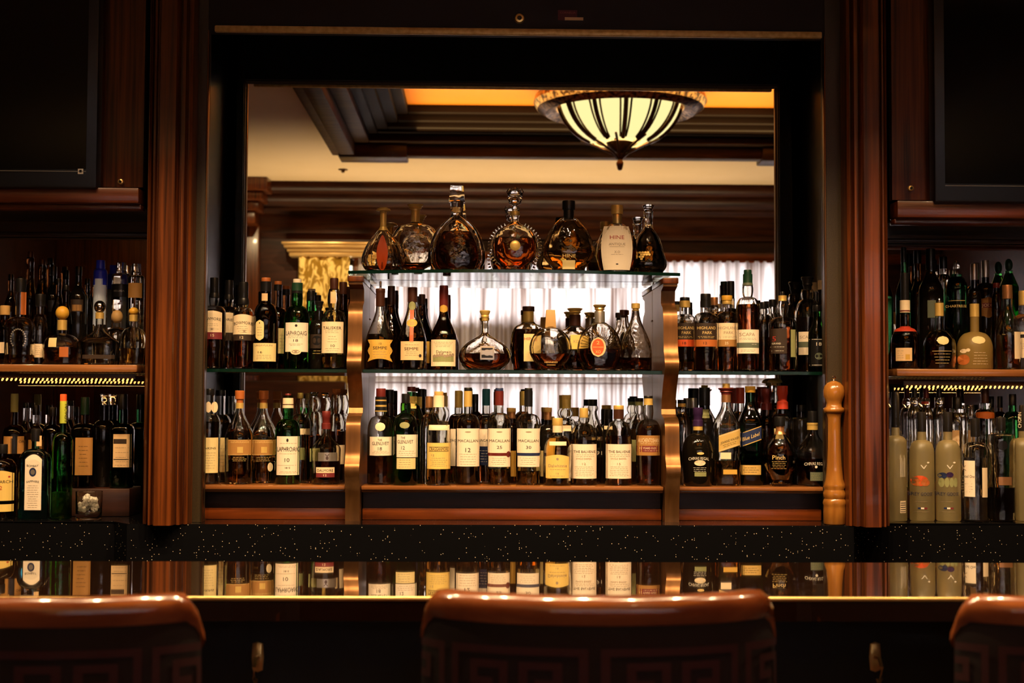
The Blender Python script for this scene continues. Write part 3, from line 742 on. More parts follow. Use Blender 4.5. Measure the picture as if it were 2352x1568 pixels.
bm = bmesh.new(); box(bm,-29*s_,16*s_,-.0006,0,-9*s_,15*s_); obj('backing', bm, mat('sticker_red',(.10,.012,.014),.6), root)
V,F = textmesh('CORNELIA'); nobj('print', [(-6*s_+x*36*s_,-.0012,9*s_+y*5*s_) for x,y in V], F, mat('sticker_print',(.35,.07,.06),.6), root)
bm = bmesh.new(); box(bm,-13*s_,30*s_,-.0016,-.0008,-9*s_,-2*s_); obj('strip', bm, mat('sticker_cream',(.8,.5,.25),.6), root)
# ---------------------------------------------------------------- front bar
def cov(z): return (CZ-z)
by0, by1 = .3535*FPX/(1368-925), .3535*FPX/(1289-925)
root = empty('bar_counter', (0,(by0+by1)/2,0), 'long polished dark bar counter with a thin bright front edge', 'bar counter')
my = (by0+by1)/2
bartop = mat('polished_bar_top',(.022,.010,.006),.035,coat=1,ior=1.55); bartop.node_tree.nodes['Principled BSDF'].inputs['Coat Roughness'].default_value=.01
edge_m = brass
bm = bmesh.new(); box(bm,-2.5,2.6,by0-my+.0045,by1-my,ZCNT-.045,ZCNT); obj('bar_top', bm, bartop, root, smooth=False)
bm = bmesh.new(); prism(bm, [(by0-my+.0045+ .0045*math.cos(a), ZCNT-.0043+.0045*math.sin(a)) for a in [PI/2+PI*k/8 for k in range(9)]], 'x', -2.5, 2.6); obj('edge_trim', bm, edge_m, root, angle=60)
bm = bmesh.new(); box(bm,-2.45,2.55,by0-my+.22,by1-my-.03,0,ZCNT-.0455)
obj('bar_front', bm, mat('bar_front_black',(.004,.003,.003),.6), root)
def hook(px, py):
    p = P(px,py,by0+.215); r_ = empty('coat_hook', p, None); bm = bmesh.new()
    tube(bm, [(0,0,0),(0,-.03,.002),(0,-.045,-.012),(0,-.04,-.035),(0,-.025,-.048),(0,-.012,-.042)], lambda t:.0045-.002*t)
    obj('hook_arm', bm, brass, r_); lobj('back_plate', [(0,-.03),(.010,-.026),(.012,0),(.010,.026),(0,.03)], brass, r_, 12, dp=.25)
    return r_
tag(hook(592,1508),'small brass bag hook under the bar left of the middle stool','hook'); tag(hook(2010,1508),'small brass bag hook under the bar right of the middle stool','hook')
# ---------------------------------------------------------------- bar stools
railm = vary(mat('polished_stool_rail',(.3,.09,.03),.22,coat=.9), 7, (.14,.035,.009), (.24,.07,.02), (.6,4,4))
fabric = mat('dark_red_fabric',(.006,.0025,.0025),.9); fabric2 = mat('wine_red_key_pattern',(.030,.004,.005),.8)
def make_stool(label):
    root = empty('bar_stool', (0,0,0), label, 'stool', 'upholstered bar stools at the counter')
    Wd = .248; Dp = .10
    def bc(u):   # plan curve of the back; u in -1..1, middle bows towards the camera
        return Vector((Wd*math.sin(u*1.25)/math.sin(1.25), -.20-Dp*(math.cos(u*1.25)-math.cos(1.25))/(1-math.cos(1.25))))
    # rail
    V=[];F=[]; n=32; sec=[(-.022,.0),(-.020,.016),(-.006,.026),(.010,.026),(.020,.016),(.022,0),(.014,-.014),(-.014,-.014)]
    for i in range(n+1):
        u=-1+2*i/n; p=bc(u); t=(bc(min(1,u+.02))-bc(max(-1,u-.02))).normalized(); nn=Vector((-t.y,t.x))
        drop = -.045*max(0,(abs(u)-.86)/.14)**2; sc_ = 1-.25*max(0,(abs(u)-.86)/.14)
        for a,b in sec: V.append((p.x+nn.x*a*sc_,p.y+nn.y*a*sc_,1.150+b*sc_+drop))
    m_=len(sec)
    for i in range(n):
        for k in range(m_): F.append((i*m_+k,i*m_+(k+1)%m_,(i+1)*m_+(k+1)%m_,(i+1)*m_+k))
    F.append(tuple(range(m_))); F.append(tuple(n*m_+k for k in range(m_))[::-1])
    nobj('top_rail', V, F, railm, root, angle=50)
    # upholstered back with greek key bands
    V=[];F=[];MI=[]; n=36; z0_,z1_=.80,1.142; th=.018
    for side in (-1,1):
        for j in range(9):
            z=z0_+(z1_-z0_)*j/8
            for i in range(n+1):
                u=-.97+1.94*i/n; p=bc(u); t=(bc(u+.02)-bc(u-.02)).normalized(); nn=Vector((-t.y,t.x)); q=side*th*(1-.35*(abs(2*j/8-1))**4)
                V.append((p.x+nn.x*q*1.0,p.y+nn.y*q,z))
    N=(n+1)*9
    for sd in (0,1):
        for j in range(8):
            for i in range(n):
                a=sd*N+j*(n+1)+i; F.append((a,a+1,a+n+2,a+n+1)); MI.append(0)
    for j in range(8):
        for i in (0,n): a=j*(n+1)+i; F.append((a,a+n+1,N+a+n+1,N+a)); MI.append(0)
    for j in (0,8):
        for i in range(n): a=j*(n+1)+i; F.append((a,a+1,N+a+1,N+a)); MI.append(0)
    cell=.115; wv=.011
    key=[((0,0),(0,1)),((0,1),(1,1)),((1,1),(1,.28)),((1,.28),(.42,.28)),((.42,.28),(.42,.62)),((.42,.62),(.72,.62)),((0,0),(1.35,0))]
    L=2*Wd*1.12
    def strip(s0,zA,s1,zB):
        nonlocal V,F,MI
        sa,sb=min(s0,s1)-wv/2,max(s0,s1)+wv/2; za,zb_=min(zA,zB)-wv/2,max(zA,zB)+wv/2
        za=max(za,z0_+.004); zb_=min(zb_,z1_-.002)
        if zb_<=za: return
        k=max(1,int((sb-sa)/.012)); o=len(V)
        for zz in (za,zb_):
            for i in range(k+1):
                ss=sa+(sb-sa)*i/k; u=max(-.96,min(.96,ss/L*2)); p=bc(u); t=(bc(u+.02)-bc(u-.02)).normalized(); nn=Vector((-t.y,t.x)); q=-(th+.0016)
                V.append((p.x+nn.x*q,p.y+nn.y*q,zz))
        for i in range(k): F.append((o+i,o+i+1,o+k+2+i,o+k+1+i)); MI.append(1)
    for r_ in range(4):
        for c_ in range(-3,4):
            fl = (r_+c_)%2
            for (a,b),(c2,d) in key:
                if fl: a,c2 = 1-a,1-c2
                sx=c_*cell*1.35*.62; zz0=1.10-r_*cell*.86
                strip(sx+a*cell*.62,zz0-b*cell*.62,sx+c2*cell*.62,zz0-d*cell*.62)
    nobj('upholstered_back', V, F, [fabric,fabric2], root, MI, angle=60)
    # seat cushion, seat frame, legs, foot rail
    V,F = lathe([(0,0),(.215,0),(.228,.01),(.232,.035),(.222,.055),(.15,.068),(0,.072)],36,sq=4); nobj('seat', [(x,y,z+.745) for x,y,z in V], F, fabric, root)
    V,F = lathe([(0,0),(.218,0),(.222,.006),(.222,.038),(0,.038)],36,sq=4); nobj('seat_frame', [(x,y,z+.706) for x,y,z in V], F, railm, root)
    for sx_ in (-1,1):
        for sy_ in (-1,1):
            bm=bmesh.new(); tube(bm,[(sx_*.225,sy_*.215,0),(sx_*.20,sy_*.195,.35),(sx_*.175,sy_*.175,.71)],lambda t:.014+.006*t,8); obj('leg',bm,railm,root)
        bm=bmesh.new(); tube(bm,[(sx_*.19,-.17,.72),(sx_*.205,-.215,.85),(sx_*.222,-.225,1.0),(sx_*.226,-.222,1.13)],.013,8); obj('back_post',bm,railm,root)
    bm=bmesh.new(); tube(bm,[(-.205,-.205,.28),(.205,-.205,.28),(.205,.205,.28),(-.205,.205,.28)],.010,8,closed=True); obj('foot_rail',bm,brass,root)
    return root
def dup(root, label):
    r = root.copy(); C.objects.link(r); r['label'] = label
    for ch in list(root.children): c=ch.copy(); C.objects.link(c); c.parent=r
    return r
def place(o, px, Y, rz, dz=0): p=P(px,1370,Y); o.location=(p.x,Y,dz); o.rotation_euler=(0,0,rz)
st = make_stool('middle bar stool with a dark key-pattern back and bright bowed top rail'); place(st,1350,2.27,.0,.006)
s2 = dup(st,'bar stool at the left edge of the photo with the curled rail end'); place(s2,190,2.25,-.10,.006)
s3 = dup(st,'bar stool mostly cut off by the right edge of the photo'); place(s3,2385,2.30,.14,.0)
# ================================================================ the bottles
T = lambda st,x,y,w,h=7,c='ink',cv=0: ('T',st,x,y,w,h,c,cv)
Ln = lambda a,b,c,d,n,m='greyink': ('L',a,b,c,d,n,m)
Rc = lambda a,b,c,d,m: ('R',a,b,c,d,m)
Ov = lambda a,b,c,d,m,e=0: ('O',a,b,c,d,m,e)
WB,CB,DC = 'whisky_bottle','cognac_bottle','cognac_decanter'
g = 'bottles on the left middle glass shelf'
B(WB,'bottle with arched cream label over a dark red band, leftmost on its glass shelf','mid',489,54,672,720,702,19,liq=('red',712),nb=2,caps=[(638,673,20,'black')],sleeves=[(673,684,'black')],group=g,
  labels=[(463,718,509,763,'cream',{'s':'arch2','in':[T('BOWMORE',486,732,42,7,'ink',2),Ln(472,504,744,748,2),Ov(488,756,14,2.5,'greyink')]}),(463,763,509,779,'burg',{'in':[T('15',489,770,8,6,'cream')]})])
B(WB,'nearly empty bottle with arched cream label and black band behind the leftmost one','mid',523,48,676,724,704,18,row=1,liq=('amber',822),nb=2,caps=[(644,677,19,'black')],sleeves=[(677,688,'black')],group=g,
  labels=[(501,722,546,764,'cream',{'s':'arch2','in':[T('MORE',520,734,30,6,'ink',1)]}),(501,764,546,782,'darkbrown')])
B(WB,'bottle with arched cream label above a black band marked 12, red spirit below','mid',557,48,684,726,706,20,liq=('red',716),nb=2,caps=[(648,685,21,'black')],sleeves=[(685,700,'black')],group=g,
  labels=[(535,726,580,768,'cream',{'s':'arch2','in':[T('BOWMORE',558,741,42,7,'ink',3),Ln(543,573,750,755,2),Ov(562,761,14,3,'greyink')]}),(535,768,580,782,'darkbrown',{'in':[T('12',556,775,8,6,'cream')]})])
B(WB,'dark bottle with orange cork, pale oval label and square yellow label reading 16','mid',608,56,668,738,696,24,glass='brown',caps=[(638,648,21,'orange')],sleeves=[(647,670,'black')],group=g,
  labels=[(599,673,613,690,'peach'),(587,735,607,782,'pale',{'s':'pill','in':[Ov(597,742,1.5,1.5,'ink'),Ln(591,603,752,770,4)]}),(580,788,632,830,'pale',{'in':[T('LAGAVULIN',605,793,40,4,'greyink'),T('16',598,809,10,5,'ink'),Ln(588,624,816,824,3)]})])
B(WB,'dark bottle with orange cork partly behind the bottle reading 16','mid',636,50,664,738,706,18,row=1,glass='brown',caps=[(646,655,17,'orange')],sleeves=[(654,668,'black')],group=g,
  labels=[(640,754,656,812,'pale',{'in':[Ln(642,654,770,800,5)]})])
B(WB,'green glass bottle with white cap and cream label reading 18','mid',680,58,672,738,702,24,glass='green',nb=1,caps=[(641,651,19,'white')],sleeves=[(650,674,'green'),(668,674,'black')],group=g,
  labels=[(655,741,706,808,'white',{'in':[T('LAPHROAIG',680,765,46,10),Ov(681,748,3,3,'ink'),Ln(660,700,772,776,2),T('18',680,782,11,6),Ln(664,696,790,793,2)]}),(668,801,692,815,'cream',{'s':'oval','lift':.0008,'in':[Ov(680,808,9,4,'greyink')]})])
B(WB,'slim green bottle with black cap behind the white-capped green one','mid',712,46,690,745,715,17,row=1,glass='green',caps=[(668,691,17,'black')],group=g)
B(WB,'short black bottle with round dark emblem between green bottle and tall number 10','mid',731,46,714,758,735,20,glass='dark',row=1,caps=[(692,715,21,'black','flare')],group=g,labels=[(712,768,750,800,'darkbrown',{'in':[Ov(728,782,11,11,'black'),Ln(718,742,806,812,2,'goldink')]})])
B(WB,'clear whisky bottle with dark cap and large cream label reading 10','mid',765,57,664,742,712,22,nb=4,liq=('gold',815),caps=[(639,665,19,'brown')],group=g,
  labels=[(758,669,771,696,'peach'),(738,739,788,811,'cream',{'in':[T('TALISKER',763,753,42,7),Ln(745,782,760,764,2),Ln(752,776,773,785,3),T('10',765,794,9,6),Ln(745,782,801,806,2)]})])
B(WB,'dark capped whisky bottle with a white neck edge beside the left bracket','mid',786,34,676,742,712,20,row=1,glass='brown',caps=[(648,677,18,'brown')],group=g,labels=[(776,754,794,812,'cream')])
g = 'bottles on the left low wooden shelf'
B(WB,'bottle with two cream neck medals and a tall plain cream label at the far left','low',481,52,906,975,950,24,liq=('amber',968),caps=[(893,907,24,'black')],group=g,
  labels=[(470,922,484,948,'cream',{'s':'oval','name':'neck_medal'}),(483,922,497,948,'cream',{'s':'oval','name':'neck_medal'}),(456,1005,499,1086,'pale',{'in':[T('JENKINS',480,1029,30,5),Ln(462,496,1040,1075,7)]})])
B(WB,'second bottle with the tall cream label just behind the far left one','low',507,50,908,978,952,22,row=1,liq=('amber',970),caps=[(896,909,22,'black')],group=g,labels=[(498,1005,530,1084,'pale',{'in':[Ln(500,526,1030,1070,6)]})])
def carafe(x, liqy, label, oval=False):
    B(WB,label,'low',x,66,934,1006,938,17,shape='slope',liq=('amber',liqy),caps=[(897,926,22,'orange','cork','stopper')],sleeves=[(925,938,'gold')],br=.97,group=g,
      labels=[(x-28,1010,x+24,1045,'amberpaper',{'in':[T('GLENMORANGIE',x,1015,40,4,'goldink'),Rc(x-5,1026,x+8,1040,'gold'),Rc(x-27,1010,x+23,1011,'goldink'),Rc(x-27,1044,x+23,1045,'goldink')]})]+([(x+9,1062,x+20,1083,'cream',{'s':'oval'})] if oval else [])+[(x-20,1048,x+18,1062,'brown',{'nobase':1,'name':'printed_line','in':[Ln(x-18,x+16,1050,1058,3,'goldink')]})])
carafe(551,985,'full carafe-shaped whisky bottle with red-brown stopper, the left one of two')
carafe(606,1060,'half empty carafe-shaped whisky bottle with red-brown stopper and small oval sticker',True)
B(WB,'green bottle with cream neck foil and tall white label reading 10','low',662,57,908,992,962,22,glass='green',nb=1,caps=[(904,916,14,'maroon')],sleeves=[(914,937,'cream'),(928,930,'brown')],group=g,
  labels=[(635,1002,689,1091,'white',{'in':[T('LAPHROAIG',662,1031,50,11),Ov(661,1011,2.5,4,'ink'),Ln(640,684,1018,1042,3),T('10',660,1056,11,9),Rc(637,1068,687,1068.7,'greyink'),T('1815',661,1074,12,4),Ln(640,684,1083,1086,2)]})])
B(WB,'clear bottle with yellow cap behind the green number 10 bottle','low',690,46,914,978,950,17,row=1,liq=('amber',992),nb=3,caps=[(902,915,15,'gold')],group=g,labels=[(688,984,716,998,'cream'),(690,1028,716,1056,'olive')])
B(WB,'clear cut-glass whisky bottle without label behind the burgundy-capped one','low',722,44,912,980,945,22,row=1,liq=('dark',1000),nb=4,caps=[(900,913,20,'glass','flare','stopper')],group=g,labels=[(712,1030,734,1060,'olive')])
B(WB,'bottle with orange cork and white label standing against the left bracket','low',773,42,906,985,950,20,row=1,liq=('red',990),nb=4,caps=[(893,907,20,'orange','cork','stopper')],group=g,labels=[(776,1022,802,1066,'cream')])
B(WB,'round-shouldered bottle with burgundy wax cap, silver stag badge and small maroon label','low',750,68,984,1032,994,17,shape='slope',liq=('red',1058),br=.93,caps=[(944,985,21,'maroon','taper')],group=g,
  labels=[(731,1039,774,1059,'silver',{'in':[T('Y',752,1047,11,9,'stag'),Ov(752,1052,3,4,'stag')]}),(726,1073,768,1086,'cream',{'in':[T('DALMORE',747,1080,36,6)]}),(726,1086,768,1096,'burg',{'in':[T('12',747,1091,7,5,'cream')]})])
# ---- top glass shelf
g = 'cognac decanters on the bowed top glass shelf'
def ribs_teardrop(root,s,zl,pr,cx,front):
    V=[];F=[]
    pts=[(-1,560),(0,538),(1,560),(1,600),(0,620),(-1,600)]
    n=18; o=0
    for k in range(n):
        a=2*PI*k/n; x=13*math.cos(a)*(1 if math.sin(a)<0.2 else 1-.55*(math.sin(a)-.2)); y=583-41*math.sin(a)
        z=zl(y); V.append((x*s,front(x*s,z)-.0035,z))
    V.append((0,front(0,zl(583))-.006,zl(583))); F=[(i,(i+1)%n,n) for i in range(n)]
    nobj('amber_panel',V,F,mat('amber_inlay',(.34,.04,.004),.5,spec=.15),root)
    bm=bmesh.new()
    for k in (-5,-4,-3,-2,2,3,4,5):
        pts=[]
        for yp in (530,545,560,575,590,605,617):
            z=zl(yp); r=interp(pr,z); x=r*.98*math.sin(k*.27); pts.append((x,front(x,z)-.0004,z))
        tube(bm,pts,.0013,6)
    obj('cut_ribs',bm,G['clear'],root)
B(DC,'fluted teardrop decanter with gold mushroom stopper, leftmost on the bowed glass','top',877,100,520,prof=[(7,521),(12,530),(25,545),(40,566),(49,590),(49,606),(41,620),(36,626)],liq=('dark',612),dp=.55,caps=[(476,490,34,'gold','mush','stopper'),(488,521,15,'gold','cyl','neck_collar')],sleeves=[(521,530,'gold')],cy=4.225,group=g,extra=ribs_teardrop,th=.004)
def moon_relief(root,s,zl,pr,cx,front):
    bm=bmesh.new(); rd=random.Random(4)
    for k in range(26):
        a=rd.uniform(0,2*PI); q=rd.uniform(12,44); x=q*math.cos(a)*s; z=zl(562-q*math.sin(a)); pts=[]
        for j in range(4): xx=x+j*.003*math.cos(a*3); zz=z+j*.004*math.sin(a*3); pts.append((xx,front(xx,zz)-.0006,zz))
        tube(bm,pts,.0022,6)
    obj('moulded_relief',bm,G['clear'],root)
def circ(cy,r,y0,y1,n=12): return [(max(3,math.sqrt(max(0,r*r-(y-cy)**2))),y) for y in [y0+(y1-y0)*k/n for k in range(n+1)]]
B(DC,'nearly empty round moon decanter with gold neck and flared stopper','top',951,116,512,prof=[(10,508),(12,513)]+circ(565,58,520,619,10),liq=('red',605),dp=.45,caps=[(470,484,38,'gold','flare','stopper'),(483,510,20,'gold','cyl','neck_collar')],group=g,extra=moon_relief,th=.004)
B(DC,'tall pear decanter with square crystal stopper and dark cognac heart','top',1047,124,492,prof=[(15,463),(15,478),(14,493),(19,501),(33,513),(46,527),(56,545),(62,562),(66,582),(66,596),(61,611),(54,621)],liq=('dark',533),dp=.5,th=.017,caps=[(427,464,34,'glass','box','stopper')],group=g,
  labels=[(1035,470,1060,489,'darkbrown',{'nobase':1,'name':'engraving','in':[Ov(1047,480,8,7,'goldink')]})])
def louis(root,s,zl,pr,cx,front):
    for k in range(-17,18):
        if abs(k) < 2: continue
        a=PI/2 - k*PI/2/11.5
        for side in (0,):
            x=60*math.cos(a); y=567-56*math.sin(a)
            if y>617 or y<515: continue
            X,Z=x*s,zl(y); d=Vector((math.cos(a),0,math.sin(a)))
            bm=bmesh.new(); tube(bm,[Vector((X,0,Z))-d*.006,Vector((X,0,Z)),Vector((X,0,Z))+d*.003],lambda t:.0042-.0018*t,6); obj('rim_prong',bm,G['clear'],root)
    V,F=lathe([(0,zl(486)),(6*s,zl(486)),(8*s,zl(478)),(4*s,zl(472)),(9*s,zl(466)),(10*s,zl(462)),(6*s,zl(458)),(7*s,zl(454)),(15*s,zl(449)),(16*s,zl(443)),(12*s,zl(437)),(6*s,zl(431)),(0,zl(430))],20,dp=.6); st=nobj('stopper',V,F,G['clear'],root)
    bm=bmesh.new()
    for sg in (-1,1):
        tube(bm,[(sg*3*s,0,zl(470)),(sg*12*s,0,zl(466)),(sg*15*s,0,zl(457)),(sg*10*s,0,zl(452))],.0042,6)
        tube(bm,[(sg*3*s,0,zl(452)),(sg*15*s,0,zl(449)),(sg*18*s,0,zl(441)),(sg*13*s,0,zl(434))],.0042,6)
    obj('stopper_leaves',bm,G['clear'],st)
    V,F=lathe([(0,0),(11*s,0),(12*s,.001),(10*s,.003),(4*s,.004),(0,.0045)],20); Z=zl(567); nobj('medallion',[(x,front(0,Z)-z,Z+y) for x,y,z in V],F,PM['gold'],root)
B(DC,'round crystal decanter with prongs around its rim, fleur stopper and gold medallion','top',1181,112,497,prof=[(9,487),(12,492),(9,500),(10,512),(24,520)]+circ(567,54,528,610,9)+[(33,617),(34,621)],liq=('red',547),dp=.5,caps=[(486,495,22,'gold','cyl','neck_collar')],group=g,extra=louis,th=.004)
B(DC,'faceted amber decanter with black bow-tied stopper and small cream plaque','top',1305,124,503,prof=[(18,502),(24,506),(41,526),(54,550),(61,572),(62,584),(52,600),(40,614),(38,621)],liq=('gold',510),dp=.6,th=.004,seg=10,caps=[(462,482,30,'black','cyl','stopper'),(480,505,24,'black','cyl','neck_collar')],group=g,
  labels=[(1291,580,1323,596,'brown',{'nobase':1,'name':'lettering','in':[T('HINE',1307,588,30,8,'goldink')]}),(1292,598,1321,618,'pale')])
B(DC,'clear flat decanter with gold cap and tall cream label with red heading','top',1417,98,512,prof=[(10,513),(20,519),(38,540),(47,566),(49,585),(46,604),(40,620)],liq=('dark',575),dp=.5,th=.004,caps=[(472,492,28,'gold','cyl','cap'),(491,514,22,'brass','cyl','neck_collar')],group=g,
  labels=[(1381,518,1453,620,'white',{'s':'barrel','in':[T('HINE',1417,545,33,9,'redink'),T('ANTIQUE',1417,561,38,6,'greyink'),Rc(1400,567,1434,567.6,'greyink'),T('X.O',1417,579,13,6,'greyink'),Ln(1403,1431,585,586,1),Ov(1417,607,3,1.5,'ink')]})])
B(DC,'dark bell-shaped decanter with twisted crystal neck and golden grape emblem, rightmost on top','top',1489,88,486,prof=[(12,486),(11,500),(10,515),(13,528),(22,540),(30,558),(37,582),(43,602),(42,614),(35,624)],liq=('black',524),dp=.7,th=.004,caps=[(471,488,28,'glass','flare','stopper')],group=g,
  labels=[(1466,572,1494,606,'black',{'nobase':1,'name':'grape_emblem','in':[Ov(1470+6*i+3*(j%2),580+5*j,3,2.6,'gold') for j in range(4) for i in range(4-j if j>1 else 4)]})])
# ---- centre middle
g = 'bottles on the middle glass shelf between the brackets'
B(CB,'brandy bottle with brown foil and scalloped ochre label beside the left bracket','mid',872,68,702,792,704,20,shape='slope',liq=('dark',768),caps=[(663,672,22,'brown'),(646,664,5,'chrome','cyl','pourer')],sleeves=[(671,704,'brown')],group=g,
  labels=[(844,780,901,831,'ochre',{'s':'ornate','in':[T('SEMPE',873,799,32,7),Ln(855,891,808,820,3),T('12',874,789,6,4)]})])
B(CB,'brown-foiled brandy bottle half hidden behind the scalloped ochre label one','mid',897,58,692,786,702,17,row=1,shape='slope',glass='brown',caps=[(657,668,17,'brown')],sleeves=[(667,700,'brown')],group=g)
B(CB,'brandy bottle with red ribbon, gold seal and square peach label','mid',946,66,690,790,694,21,shape='slope',liq=('dark',775),caps=[(660,668,22,'brown')],sleeves=[(667,694,'brown')],group=g,
  labels=[(941,705,950,786,'redorange',{'name':'ribbon'}),(938,691,954,712,'olive',{'s':'oval','lift':.0008,'name':'neck_seal'}),(934,732,958,751,'ochre',{'s':'oval','lift':.0008,'name':'gold_seal','in':[T('22',946,742,10,7,'greyink')]}),(920,784,972,827,'peach',{'in':[T('SEMPE',945,801,32,7),Ln(928,964,792,793,1),Ln(930,962,808,816,3),Ov(965,817,3,4,'ink')]})])
B(CB,'dark brandy bottle behind the one with the red ribbon','mid',968,56,700,788,712,17,row=1,shape='slope',glass='brown',caps=[(676,701,15,'brown')],group=g,labels=[(966,784,986,834,'ochre')])
B(CB,'slender dark bottle with maroon capsule, round gold seal and cream landscape label','mid',1018,62,702,782,716,20,shape='slope',glass='brown',caps=[(656,668,20,'maroon')],sleeves=[(667,716,'maroon')],group=g,
  labels=[(1009,699,1028,717,'ochre',{'s':'oval','lift':.0008,'name':'gold_seal'}),(990,780,1046,841,'cream',{'in':[T('Delamain',1019,808,34,7),Ln(996,1040,786,796,4),Rc(994,816,1042,831,'olive')]+[Ov(998+6*i,818-(i*5)%4,3,4,'greyink',.0002) for i in range(8)]})])
B(DC,'broad low round decanter with long neck, gold stopper and small square picture label','mid',1113,120,735,prof=[(8,736),(8,755),(10,768),(22,776),(40,787),(54,801),(60,817),(56,832),(44,843),(40,849)],liq=('dark',812),dp=.45,th=.003,caps=[(713,737,25,'gold','flare','stopper')],group=g,
  labels=[(1103,795,1135,826,'silver',{'in':[Rc(1106,799,1132,822,'black'),Ov(1119,810,9,7,'silver',.0004)]})])
B(DC,'angular red cognac bottle with dark cap, gold collar and cream label','mid',1213,78,738,prof=[(14,739),(18,744),(32,752),(36,768),(39,795),(36,825),(31,849)],liq=('red',756),dp=.6,th=.004,seg=12,row=1,caps=[(704,715,28,'brown','cyl','cap'),(714,741,25,'gold','cyl','neck_collar')],group=g,labels=[(1203,767,1241,830,'pale',{'in':[T('HINE',1217,778,26,7,'redink')]})])
def rims(root,s,zl,pr,cx,front):
    bm=bmesh.new()
    for r_,dy in ((47,.0),(41,-.004)):
        tube(bm,[(r_*s*math.cos(a),front(r_*s*.8*math.cos(a),zl(800-r_*.8*math.sin(a)))*.6+dy*0,zl(800)+r_*s*math.sin(a)) for a in [2*PI*k/36 for k in range(36)]],.0018,6,closed=True)
    obj('moulded_rings',bm,G['clear'],root)
B(DC,'round canteen-shaped decanter with tall tapered wooden stopper','mid',1264,98,752,prof=[(10,750),(13,753)]+circ(800,49,757,840,9)+[(22,849)],liq=('dark',812),dp=.42,th=.003,caps=[(712,753,23,'wood','box','stopper')],group=g,extra=rims,
  labels=[(1240,828,1290,842,'brown',{'nobase':1,'name':'lettering','in':[T('HENNESSY',1266,832,30,3.5,'goldink'),T('COGNAC',1266,838,20,3,'goldink')]})])
B(DC,'broad shouldered decanter with flared gold stopper and gold label, behind the canteen','mid',1320,82,746,prof=[(13,748),(24,756),(38,764),(41,780),(37,805),(32,830),(30,849)],liq=('red',806),dp=.6,th=.003,row=1,caps=[(708,724,36,'gold','flare','stopper'),(723,749,27,'brown','cyl','neck_collar')],sleeves=[],group=g,labels=[(1310,769,1350,802,'yellow',{'in':[T('XO',1322,784,13,7,'greyink')]})])
def sunburst(root,s,zl,pr,cx,front):
    bm=bmesh.new()
    for k in range(22):
        a=PI*(-.05+1.1*k/21)
        pts=[]
        for q in (20,28,36,44):
            x=q*math.cos(a)*s; z=zl(797-q*math.sin(a)); pts.append((x,front(x,z)-.0005,z))
        tube(bm,pts,.0026,6)
    obj('sunburst_relief',bm,G['clear'],root)
B(DC,'sunburst-relief decanter with crown stopper and oval red medallion','mid',1377,104,740,prof=[(14,741),(20,745),(34,756),(46,775),(52,800),(50,825),(40,845),(38,849)],liq=('dark',801),dp=.42,th=.003,caps=[(700,717,30,'brass','flare','stopper'),(715,742,24,'silver','cyl','neck_collar')],group=g,extra=sunburst,
  labels=[(1356,775,1391,820,'peach',{'s':'oval','lift':.003,'name':'medallion','in':[Ov(1373,797,14,19,'redorange'),T('XO',1373,808,12,7,'goldink'),Rc(1361,797,1386,798,'goldink'),T('2',1373,787,7,8,'goldink')]})])
B(DC,'clear conical decanter with gold-banded cork and dark remainder, beside the right bracket','mid',1460,74,712,806,716,17,shape='slope',liq=('dark',822),th=.004,caps=[(697,714,20,'gold','cork','stopper')],group=g)
B(DC,'slender conical decanter with dark cork just behind the one by the right bracket','mid',1432,58,728,808,734,15,row=1,shape='slope',liq=('dark',826),th=.004,caps=[(712,729,18,'brown','cork','stopper')],group=g)
# ---- centre low
g = 'bottles on the low wooden shelf between the brackets'
B(WB,'whisky bottle with black banded capsule and square cream label reading 18','low',875,60,938,990,955,25,liq=('red',1046),nb=1,caps=[(892,912,22,'maroon')],sleeves=[(911,946,'black'),(918,921,'gold'),(930,934,'gold'),(943,945,'gold')],group=g,
  labels=[(862,970,885,990,'cream',{'s':'oval','name':'crest'}),(849,1003,899,1046,'white',{'in':[T('THE',873,1010,10,5),T('GLENLIVET',874,1018,38,8),T('18',873,1030,9,8),Ln(855,893,1036,1042,3)]})])
B(WB,'dark whisky bottle behind the black-banded one reading 18','low',895,48,925,985,955,18,row=1,glass='brown',caps=[(896,926,18,'black')],group=g)
B(WB,'tall deep green bottle with red-brown cap behind the green bottle reading 12','low',945,58,900,985,925,20,row=1,glass='green',caps=[(888,898,19,'maroon')],group=g,labels=[(938,910,956,938,'yellow')])
B(WB,'green whisky bottle with gold seal and cream label reading 12','low',932,58,925,992,948,22,glass='green',nb=1,caps=[(904,926,19,'black')],group=g,
  labels=[(918,969,941,984,'olive',{'s':'oval','name':'seal'}),(911,998,960,1050,'white',{'in':[T('THE',926,1005,10,5),T('GLENLIVET',931,1014,36,8),T('12',926,1028,8,8),Ln(915,955,1036,1045,3)]}),(911,1052,954,1077,'pale',{'in':[Ln(915,945,1056,1072,4)]})])
B(WB,'dark green bottle with black cap and gold neck label behind the cream-necked one','low',968,44,912,975,945,18,row=1,glass='dgreen',caps=[(893,913,17,'black')],group=g,labels=[(952,911,969,938,'yellow')])
B(WB,'clear bottle with copper capsule between green and cream-necked bottles','low',986,40,935,985,950,15,cy=4.40,glass='clear',nb=2,caps=[(910,936,17,'copper')],group=g)
B(WB,'clear bulb-necked bottle with yellow cork, cream collar and yellow label reading 12','low',1008,56,934,988,972,24,liq=('amber',1075),nb=5,caps=[(899,909,21,'cork')],sleeves=[(908,935,'cream')],group=g,
  labels=[(985,976,1032,988,'cream',{'name':'collar_label'}),(981,1017,1035,1077,'yellow',{'in':[T('CRAGGANMORE',1008,1031,44,8,'ink'),Rc(985,1026,1030,1027,'ink'),Rc(985,1036,1030,1037,'ink'),T('12',994,1045,7,5,'greyink'),Ln(988,1028,1052,1070,5)]})])
